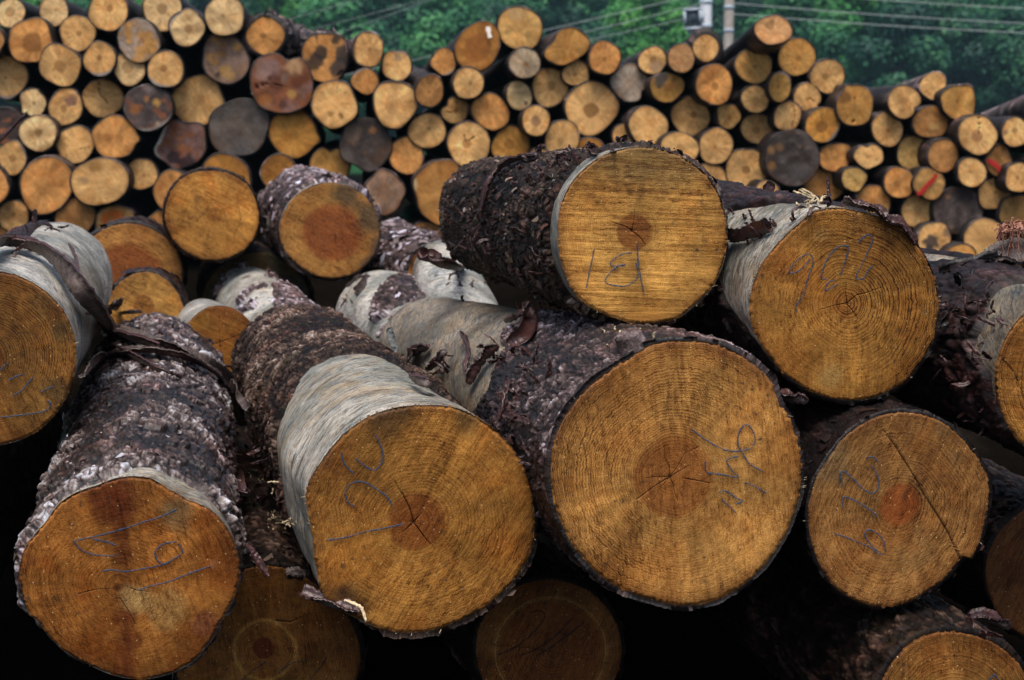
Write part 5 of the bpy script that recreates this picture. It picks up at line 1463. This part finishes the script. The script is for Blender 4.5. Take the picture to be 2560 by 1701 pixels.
# shreds of bark fibre that hang on one log: a part of that log
def shred_tuft(spots, size, seed, mat=None, name='bark_shreds'):
    rng = np.random.RandomState(seed)
    by = {}
    for px, py, n, spread in spots:
        for _ in range(max(2, int(n * .6)) if size > .02 else n):
            h = hit(px + rng.randn() * spread, py + rng.randn() * spread * 0.6)
            if h is None or abs(h[2] @ h[5]) > 0.8:
                continue
            p, nrm, root, base = h[1], h[2], h[3], h[4]
            d = unit(nrm * rng.uniform(.3, 1) + rng.randn(3) * 0.7)
            l = size * rng.uniform(.5, 1.6)
            bend = rng.randn(3) * 0.35
            path = [p - nrm * 0.004, p + d * l * .35, p + unit(d + bend) * l * .7, p + unit(d + bend * 1.8) * l]
            V, Q, mi = strip_geo(path, size * rng.uniform(.15, .45), unit(np.cross(d, rng.randn(3))), (0, rng.uniform(-1, 1)), rng.uniform(.3, 1), 0.0015, 9, 3, rng.randint(1e6), .5, (.9, .1))
            by.setdefault(root.name, (root, base, []))[2].append((V - base, Q))
    for root, base, prt in by.values():
        V, Q = join(prt)
        put(name, mesh_data(name, V, Q, mats=[mat or M_SHRED]), root)['kind'] = 'stuff'


shred_tuft([(1250, 735, 26, 40), (1150, 700, 22, 30), (1330, 790, 20, 40), (1180, 540, 12, 30), (1300, 440, 24, 40), (1380, 405, 22, 30), (1430, 395, 14, 25), (1215, 600, 18, 50), (1300, 650, 16, 50),
            (1110, 925, 12, 16), (1330, 930, 24, 25), (1250, 880, 16, 30), (1290, 1075, 16, 30), (1330, 1150, 16, 30), (900, 750, 5, 30), (770, 680, 8, 20), (960, 720, 4, 20),
            (570, 950, 18, 30), (630, 1250, 20, 40), (620, 1130, 12, 30), (420, 830, 14, 50), (2260, 560, 24, 40), (2180, 525, 20, 40), (2050, 500, 18, 25), (1900, 570, 34, 45),
            (2440, 800, 34, 40), (2420, 900, 30, 40), (2440, 1030, 20, 40), (30, 590, 8, 35), (100, 570, 5, 20), (260, 770, 14, 25), (2450, 1560, 20, 50), (2330, 1600, 10, 30), (650, 1130, 20, 20), (1290, 1000, 14, 20)], 0.030, 5)
shred_tuft([(2040, 505, 16, 22), (696, 1310, 40, 20), (650, 1200, 16, 20), (2250, 570, 14, 50), (1560, 845, 10, 40)], 0.016, 6, M_FIBRE, 'pale_splinters')


def add_knot(px, py, r):
    h = hit(px, py)
    if h is None:
        return
    p, n, root, base = h[1], unit(h[2] + np.array([0, 0, .4])), h[3], h[4]
    tg, sg = np.meshgrid(np.linspace(0, 6.283, 28, endpoint=False), np.linspace(0, 1, 12))
    u = unit(np.cross(n, (0, 1, .3)))
    v = np.cross(n, u)
    prof = np.interp(sg, [0, .5, .75, .9, 1], [1.15, 1.0, .95, .7, 0.02]) * r * (1 + .16 * (fbm(tg / 6.283, sg, 7, 4, 5, 3) - .5))
    V = p + (np.cos(tg)[..., None] * u + np.sin(tg)[..., None] * v) * prof[..., None] + n * (np.interp(sg, [0, .75, .9, 1], [-.3, .8, 1.0, .85]) * r)[..., None]
    V = V.reshape(-1, 3)
    put('branch_knot', mesh_data('branch_knot', V - base, grid_quads(12, 28), mats=[M_BARK_PURPLE], attrs={'tone': np.full(len(V), .5), 'bc': V}), root)


add_knot(1580, 862, 0.028)


def fibre_clump():
    rng = np.random.RandomState(4)
    prt = []
    base = P(2545, 600, 3.0)
    for k in range(170):
        x = 2500 + 95 * rng.rand()
        y0 = 556 + rng.rand() * 26 + abs(x - 2560) * .1
        ln = 25 + 75 * rng.rand() ** 1.5 * (1.1 if x > 2530 else .9)
        Z = 3.0 + rng.randn() * .04
        if k < 60:
            dx, dy = rng.randn() * 25, rng.randn() * 8
            p = [P(x, y0, Z), P(x + dx * .6, y0 + dy - 6, Z), P(x + dx, y0 + dy, Z)]
        else:
            dx = rng.randn() * 7 - (x < 2525) * 6
            p = [P(x, y0, Z), P(x + dx * .3, y0 + ln * .4, Z), P(x + dx, y0 + ln, Z)]
        V, Q, mi = strip_geo(p, .0035, (0, -1, 0), (0, 1), .3, .002, 8, 2, k, .3, (1, .4))
        prt.append((V - base, Q))
    # felted mat the fibres hang from
    tg, sg = np.meshgrid(np.linspace(0, 6.283, 30, endpoint=False), np.linspace(0, math.pi, 14))
    rr = 1 + .5 * (fbm(tg / 6.283, sg, 8, 2, 3, 4) - .5)
    V = np.stack([np.cos(tg) * np.sin(sg) * .05 * rr, np.sin(tg) * np.sin(sg) * .03 * rr, np.cos(sg) * .02 * rr], -1).reshape(-1, 3) + P(2560, 578, 3.0) - base
    prt.append((V, grid_quads(14, 30)))
    V, Q = join(prt)
    o = put('fibre_tuft', mesh_data('fibre_tuft', V, Q, mats=[M_REDFIB]), None, base)
    tag(o, 'tuft of hanging reddish bark fibres at the right edge', 'bark tuft')


fibre_clump()

# ------------------------------------------------------------------ poles, floodlight and wires
def tube(path, r, c=8):
    path = np.asarray(path)
    T = np.gradient(path, axis=0)
    T /= np.linalg.norm(T, axis=1)[:, None]
    N = np.cross(T, np.array([0.3, 0.9, 0.2]))
    N /= np.linalg.norm(N, axis=1)[:, None]
    B = np.cross(T, N)
    r = np.broadcast_to(np.asarray(r, float), (len(path),))
    t = np.linspace(0, 2 * np.pi, c, endpoint=False)
    V = path[:, None] + r[:, None, None] * (N[:, None] * np.cos(t)[None, :, None] + B[:, None] * np.sin(t)[None, :, None])
    return V.reshape(-1, 3), grid_quads(len(path), c)


def box(cen, half, ax=None, bev=0.12):
    """bevelled box; ax = three axes"""
    ax = np.eye(3) if ax is None else np.asarray(ax)
    import bmesh
    bm = bmesh.new()
    bmesh.ops.create_cube(bm, size=2.0)
    V0 = np.array([v.co[:] for v in bm.verts]) * np.asarray(half)
    for v, c in zip(bm.verts, V0):
        v.co = Vector(c)
    bmesh.ops.bevel(bm, geom=bm.edges[:], offset=bev * min(half), segments=2, affect='EDGES')
    bmesh.ops.triangulate(bm, faces=bm.faces[:])
    V = np.array([v.co[:] for v in bm.verts]) @ ax + np.asarray(cen)
    Tq = np.array([[q.index for q in f.verts] for f in bm.faces])
    bm.free()
    return V, np.concatenate([Tq, Tq[:, 2:]], 1)[:, :3]


ZP = 36.0
M_POLE_W = plain_material('white_painted_pole', (0.80, 0.82, 0.84), 0.5, 0.4, 6, 0.08, 0.1)
M_POLE_T = plain_material('weathered_concrete_pole', (0.50, 0.44, 0.38), 0.8, 0.3, 5, 0.2, 0.2)
M_METAL = plain_material('galvanised_metal', (0.40, 0.47, 0.55), 0.4, 0.5, 12, 0.15, 0.1)
M_GLASS, _nt, _b = new_mat('lamp_glass', 0.08, 0.6)
_g = NT(_nt)
_n = _g.noise(_g.n('ShaderNodeTexCoord').outputs['Object'], 3.0, 2)
_nt.links.new(_g.ramp(_n, [(0.4, (0.05, 0.07, 0.085)), (0.7, (0.22, 0.25, 0.24))]), _b.inputs['Base Color'])
M_WIRE = plain_material('power_cable', (0.42, 0.47, 0.45), 0.5, 0.4, 4, 0.1, 0)


def pole(label, px, r, mat, ytop, Z):
    top = P(px, ytop, Z)
    gz = float(ground_h(np.array([top[0]]), np.array([top[1]]))[0])
    base = np.array([top[0], top[1], gz - 0.1])
    root = thing('utility_pole', label, 'pole', base, 'poles behind the far pile')
    H = top[2] - base[2]
    V, Q = tube([(0, 0, t * H) for t in np.linspace(0, 1, 14)], np.linspace(r * 1.18, r * .98, 14), 20)
    put('shaft', mesh_data('shaft', V, Q, mats=[mat]), root)
    for hz in (0.62, 0.71, 0.86):
        V, Q = tube([(0, 0, H * hz - .06), (0, 0, H * hz - .05), (0, 0, H * hz + .05), (0, 0, H * hz + .06)], [r * 1.0, r * 1.13, r * 1.13, r * 1.0], 20)
        put('band', mesh_data('band', V, Q, mats=[M_METAL]), root)
    V, T = box((0, 0, H - .35), (1.0, .06, .06))
    put('crossarm', mesh_data('crossarm', V, None, T, mats=[M_METAL], smooth=False), root)
    for x in (-.85, -.3, .3, .85):
        V, Q = tube([(x, 0, H - .3), (x, 0, H - .24), (x, 0, H - .2), (x, 0, H - .14), (x, 0, H - .1)], [.03, .06, .035, .06, .02], 12)
        put('insulator', mesh_data('insulator', V, Q, mats=[M_POLE_W]), root)
    return top


top_w = pole('white painted pole carrying the floodlight, behind the far pile', 1769, 0.165, M_POLE_W, -190, ZP)
top_t = pole('beige concrete pole just right of the white one', 1827, 0.140, M_POLE_T, -170, ZP + 1.5)
# wrap a small clamp where the cables meet the beige pole


def floodlight():
    c = P(1733, 47, ZP - 0.55)
    yaw, pit = math.radians(-14), math.radians(10)
    ax0 = np.array([math.cos(yaw), math.sin(yaw), 0.05])
    ax0 = unit(ax0)
    fw = unit(np.array([math.sin(yaw) * -1, math.cos(yaw), 0]) * math.cos(pit) + np.array([0, 0, math.sin(pit)]))
    upv = np.cross(ax0, fw)
    A = np.stack([ax0, fw, upv])
    base = c + np.array([0, 0, -.36])
    root = thing('floodlight', 'grey square floodlight mounted on the white pole, facing the yard', 'floodlight', base)
    w, h, d = .245, .285, .13
    V, T = box(c + fw * .05, (w * .86, d, h * .86), A, .3)
    put('housing', mesh_data('housing', V - base, None, T, mats=[M_METAL], smooth=False), root)
    fr = []
    off = 0
    Vs, Ts = [], []
    for cen, hf in (((0, 0, h - .03), (w, .05, .035)), ((0, 0, -h + .03), (w, .05, .035)), ((-w + .03, 0, 0), (.035, .048, h - .067)), ((w - .03, 0, 0), (.035, .048, h - .067))):
        V, T = box(c - fw * .11 + np.array(cen) @ A, hf, A)
        Vs.append(V)
        Ts.append(T + off)
        off += len(V)
    put('frame', mesh_data('frame', np.concatenate(Vs) - base, None, np.concatenate(Ts), mats=[M_METAL], smooth=False), root)
    V, T = box(c - fw * .10, (w - .066, .008, h - .066), A)
    put('glass', mesh_data('glass', V - base, None, T, mats=[M_GLASS], smooth=False), root)
    V, T = box(c + np.array((.03, 0, -h - .07)) @ A, (w * .75, .10, .07), A, .3)
    put('ballast_box', mesh_data('ballast_box', V - base, None, T, mats=[M_METAL], smooth=False), root)
    pole_pt = P(1768, 55, ZP)
    V, Q = tube([c + ax0 * .2 + fw * .1, c + ax0 * .27 + fw * .25, (c + pole_pt) / 2 + np.array([.05, .1, 0]), pole_pt + np.array([-.1, 0, 0])], .035, 8)
    put('bracket', mesh_data('bracket', V - base, Q, mats=[M_METAL]), root)


floodlight()


def wire(label, a, b, r, sag=0.0):
    A, B = P(*a), P(*b)
    t = np.linspace(0, 1, 40)[:, None]
    path = A * (1 - t) + B * t - np.array([0, 0, 1]) * sag * 4 * t * (1 - t)
    V, Q = tube(path, r, 6)
    o = put('power_line', mesh_data('power_line', V - A, Q, mats=[M_WIRE]), None, A)
    tag(o, label, 'cable', 'power lines')


wire('uppermost cable running down left from the white pole', (1760, -18, ZP), (500, 262, 52), .011, .10)
wire('middle cable running down left from the white pole', (1762, 8, ZP), (700, 250, 52), .011, .08)
wire('lowest cable running down left from the white pole behind the floodlight', (1764, 36, ZP), (1100, 175, 52), .011, .05)
wire('lower cable running right from the beige pole', (1828, 35, ZP + 1.4), (2900, 94, 40), .011, .10)
wire('middle cable running right from the beige pole', (1828, 8, ZP + 1.4), (2900, 72, 40), .011, .10)
wire('top right cable high above the right heap', (1828, -28, ZP + 1.4), (2900, 36, 40), .011, .08)
wire('thin cable low over the trees at upper left centre', (1100, -66, 55), (500, 108, 66), .009, .1)
wire('thin middle cable over the trees at upper left centre', (1100, -12, 55), (560, 122, 66), .009, .1)
wire('thin upper cable over the trees left of the white drip log', (1180, -40, 55), (600, 165, 66), .009, .1)

# ------------------------------------------------------------------ trees on the hillside
def leaf_material(name, c0, c1, c2):
    m, nt, b = new_mat(name, 0.6, 0.25)
    g = NT(nt)
    tone = g.attr('tone')
    oi = g.n('ShaderNodeObjectInfo').outputs['Random']
    t = g.math('ADD', tone, g.mrange(oi, 0, 1, -.10, .10), clamp=True)
    nt.links.new(g.ramp(t, [(0.0, c0), (0.55, c1), (1.0, c2)]), b.inputs['Base Color'])
    b.inputs['Subsurface Weight'].default_value = 0
    tr = g.n('ShaderNodeBsdfTranslucent')
    nt.links.new(g.ramp(t, [(0.0, c0), (0.55, c1), (1.0, c2)]), tr.inputs[0])
    mx = g.n('ShaderNodeMixShader')
    mx.inputs[0].default_value = 0.3
    nt.links.new(b.outputs[0], mx.inputs[1])
    nt.links.new(tr.outputs[0], mx.inputs[2])
    nt.links.new(mx.outputs[0], nt.nodes['Material Output'].inputs[0])
    return m


M_LEAF_B = leaf_material('leaves_bright', (0.025, 0.124, 0.036), (0.057, 0.248, 0.055), (0.116, 0.347, 0.067))
M_LEAF_M = leaf_material('leaves_emerald', (0.016, 0.091, 0.043), (0.037, 0.173, 0.064), (0.083, 0.273, 0.076))
M_LEAF_D = leaf_material('leaves_dark', (0.010, 0.050, 0.036), (0.021, 0.099, 0.052), (0.049, 0.165, 0.064))
M_TRUNK = plain_material('tree_bark', (0.06, 0.045, 0.035), 0.8, 0.2, 8, 0.4, 0.5)


def crown_geo(H, seed, n=2600, leaf=0.30):
    rng = np.random.RandomState(seed)
    lobes = []
    R = H * .36
    for k in range(20):
        z_ = H * (.16 + .76 * rng.rand())
        rr = R * (1 - .75 * max(0, (z_ / H - .45) / .55)) * (.35 + .65 * rng.rand())
        t = rng.rand() * 6.283
        lobes.append((rr * math.cos(t), rr * math.sin(t), z_, H * rng.uniform(.09, .17), rng.rand()))
    lobes.append((0, 0, H * .9, H * .12, .6))
    V, Q, tn = [], [], []
    lob = np.array(lobes)
    pick = rng.randint(0, len(lob), n)
    d = rng.randn(n, 3)
    d /= np.linalg.norm(d, axis=1)[:, None]
    rad = lob[pick, 3] * (0.55 + 0.5 * rng.rand(n) ** .6) * (1 + .25 * rng.randn(n) * .5)
    c = lob[pick, :3] + d * rad[:, None] * np.array([1.15, 1.15, .85])
    nr = d + rng.randn(n, 3) * .28 + np.array([0, -.1, .35])
    nr /= np.linalg.norm(nr, axis=1)[:, None]
    t = np.cross(nr, rng.randn(n, 3))
    t /= np.linalg.norm(t, axis=1)[:, None]
    b = np.cross(nr, t)
    sz = leaf * (.5 + rng.rand(n))
    q = np.stack([c - t * sz[:, None] * .6 - b * sz[:, None] * .3, c + t * sz[:, None] * .1 - b * sz[:, None] * .5, c + t * sz[:, None] * .7 + b * sz[:, None] * .1, c - t * sz[:, None] * .05 + b * sz[:, None] * .5], 1)
    tone = np.clip(.38 + .85 * (lob[pick, 4] - .5) + .35 * rng.randn(n) * .6, 0, 1)
    return q.reshape(-1, 3), np.arange(n * 4).reshape(-1, 4), np.repeat(tone, 4)


def trunk_geo(H, seed):
    rng = np.random.RandomState(seed)
    prt = []
    pth = [(0.15 * math.sin(k), .12 * rng.randn(), H * .85 * k / 7) for k in range(8)]
    prt.append(tube(pth, np.linspace(.02 * H, .004 * H, 8), 8))
    for k in range(7):
        t = rng.rand() * 6.283
        z_ = H * rng.uniform(.25, .65)
        l = H * rng.uniform(.15, .28)
        prt.append(tube([(0, 0, z_), (l * .5 * math.cos(t), l * .5 * math.sin(t), z_ + l * .35), (l * math.cos(t), l * math.sin(t), z_ + l * .8)], [.009 * H, .006 * H, .002 * H], 6))
    return join(prt)


PROTO = []
for k in range(5):
    H = 8.0
    V, Q, tn = crown_geo(H, 50 + k, 7000, 0.22)
    Vt, Qt = trunk_geo(H, 50 + k)
    PROTO.append((V, Q, tn, Vt, Qt))

# trees that stand out one by one
TREES = [
    (2130, 175, 66, 9.5, M_LEAF_B, 'bright green tree with a full crown, right of the tilted top log'),
    (2010, 70, 70, 8.5, M_LEAF_B, 'bright bushy tree behind the tilted top log'),
    (2330, 110, 76, 9.0, M_LEAF_M, 'emerald tree above the long pinkish bark log'),
    (2480, 190, 68, 7.5, M_LEAF_M, 'rounded emerald tree at the right above the lumpy end'),
    (1620, 70, 68, 7.5, M_LEAF_B, 'bright tree left of the floodlight under the cables'),
    (1480, 40, 74, 7.5, M_LEAF_M, 'emerald tree above the teardrop shaped end'),
    (1040, 80, 68, 9.0, M_LEAF_B, 'light green tree with spreading crown, left of the white drip log'),
    (860, 50, 70, 8.0, M_LEAF_B, 'light green tree above the black patched end'),
    (700, 30, 74, 7.5, M_LEAF_B, 'light green tree above the shaggy orange log'),
    (1180, 40, 80, 8.0, M_LEAF_D, 'dark tree in the hollow behind the white drip log'),
    (1370, 90, 70, 6.5, M_LEAF_D, 'dark tree between the topmost end and the teardrop end'),
    (1900, 20, 78, 8.0, M_LEAF_M, 'emerald tree right of the beige pole'),
]


def place_tree(label, px, py, Z, H, mat, k):
    V, Q, tn, Vt, Qt = PROTO[k % 5]
    Z += 20
    H *= 1.2
    p = P(px, py, Z)
    gz = float(ground_h(np.array([p[0]]), np.array([p[1]]))[0])
    sc = H / 8.0
    root = thing('tree', label, 'tree', (p[0], p[1], gz), 'trees on the hillside')
    rot = np.array([[math.cos(k), -math.sin(k), 0], [math.sin(k), math.cos(k), 0], [0, 0, 1]])
    put('trunk', mesh_data('trunk', Vt @ rot * sc, Qt, mats=[M_TRUNK]), root)
    put('crown', mesh_data('crown', V @ rot * sc, Q, mats=[mat], attrs={'tone': tn}, smooth=False), root)


for k, (px, py, Z, H, mat, lab) in enumerate(TREES):
    place_tree(lab, px, py, Z, H, mat, k)


def far_wood():
    """the rest of the wood reads as one mass: one object"""
    rng = np.random.RandomState(77)
    Vs, Qs, Ts, Ms, off = [], [], [], [], 0
    for row, Y in enumerate((83, 89, 96, 104, 113, 123, 134)):
        n = 23 + row
        for i in range(n):
            x = (-.52 + 1.04 * (i + rng.uniform(.1, .9)) / n) * Y
            y = Y + rng.uniform(-3, 3)
            k = rng.randint(5)
            V, Q, tn, Vt, Qt = PROTO[k]
            H = rng.uniform(6.0, 10.5)
            t = rng.rand() * 6.283
            rot = np.array([[math.cos(t), -math.sin(t), 0], [math.sin(t), math.cos(t), 0], [0, 0, 1]])
            gz = float(ground_h(np.array([x]), np.array([y]))[0])
            for A, B, mm, tone in ((V, Q, rng.choice([0, 1, 1, 2, 2, 2]), tn), (Vt, Qt, 3, np.zeros(len(Vt)))):
                Vs.append(A @ rot * H / 8 + np.array([x, y, gz]))
                Qs.append(B + off)
                Ts.append(tone)
                Ms.append(np.full(len(B), mm))
                off += len(A)
    o = put('hillside_wood', mesh_data('hillside_wood', np.concatenate(Vs), np.concatenate(Qs), mats=[M_LEAF_B, M_LEAF_M, M_LEAF_D, M_TRUNK],
                                       attrs={'tone': np.concatenate(Ts)}, smooth=False, matidx=np.concatenate(Ms)))
    o['kind'] = 'stuff'
    tag(o, 'dense green wood covering the hillside behind the log piles', 'wood')


far_wood()


def haze():
    V, T = np.array([(x, y, z_) for x in (-270, 270) for y in (-62, 335) for z_ in (-1.3, 125)], float), None
    Q = [(0, 1, 3, 2), (4, 6, 7, 5), (0, 4, 5, 1), (2, 3, 7, 6), (0, 2, 6, 4), (1, 5, 7, 3)]
    m = bpy.data.materials.new('valley_haze')
    m.use_nodes = True
    nt = m.node_tree
    nt.nodes.remove(nt.nodes['Principled BSDF'])
    vol = nt.nodes.new('ShaderNodeVolumePrincipled')
    vol.inputs['Color'].default_value = (0.45, 0.75, 0.95, 1)
    vol.inputs['Density'].default_value = 0.0005
    vol.inputs['Anisotropy'].default_value = 0.0
    nt.links.new(vol.outputs[0], nt.nodes['Material Output'].inputs['Volume'])
    o = put('haze', mesh_data('haze', V, np.array(Q), mats=[m], smooth=False))
    o['kind'] = 'stuff'


haze()
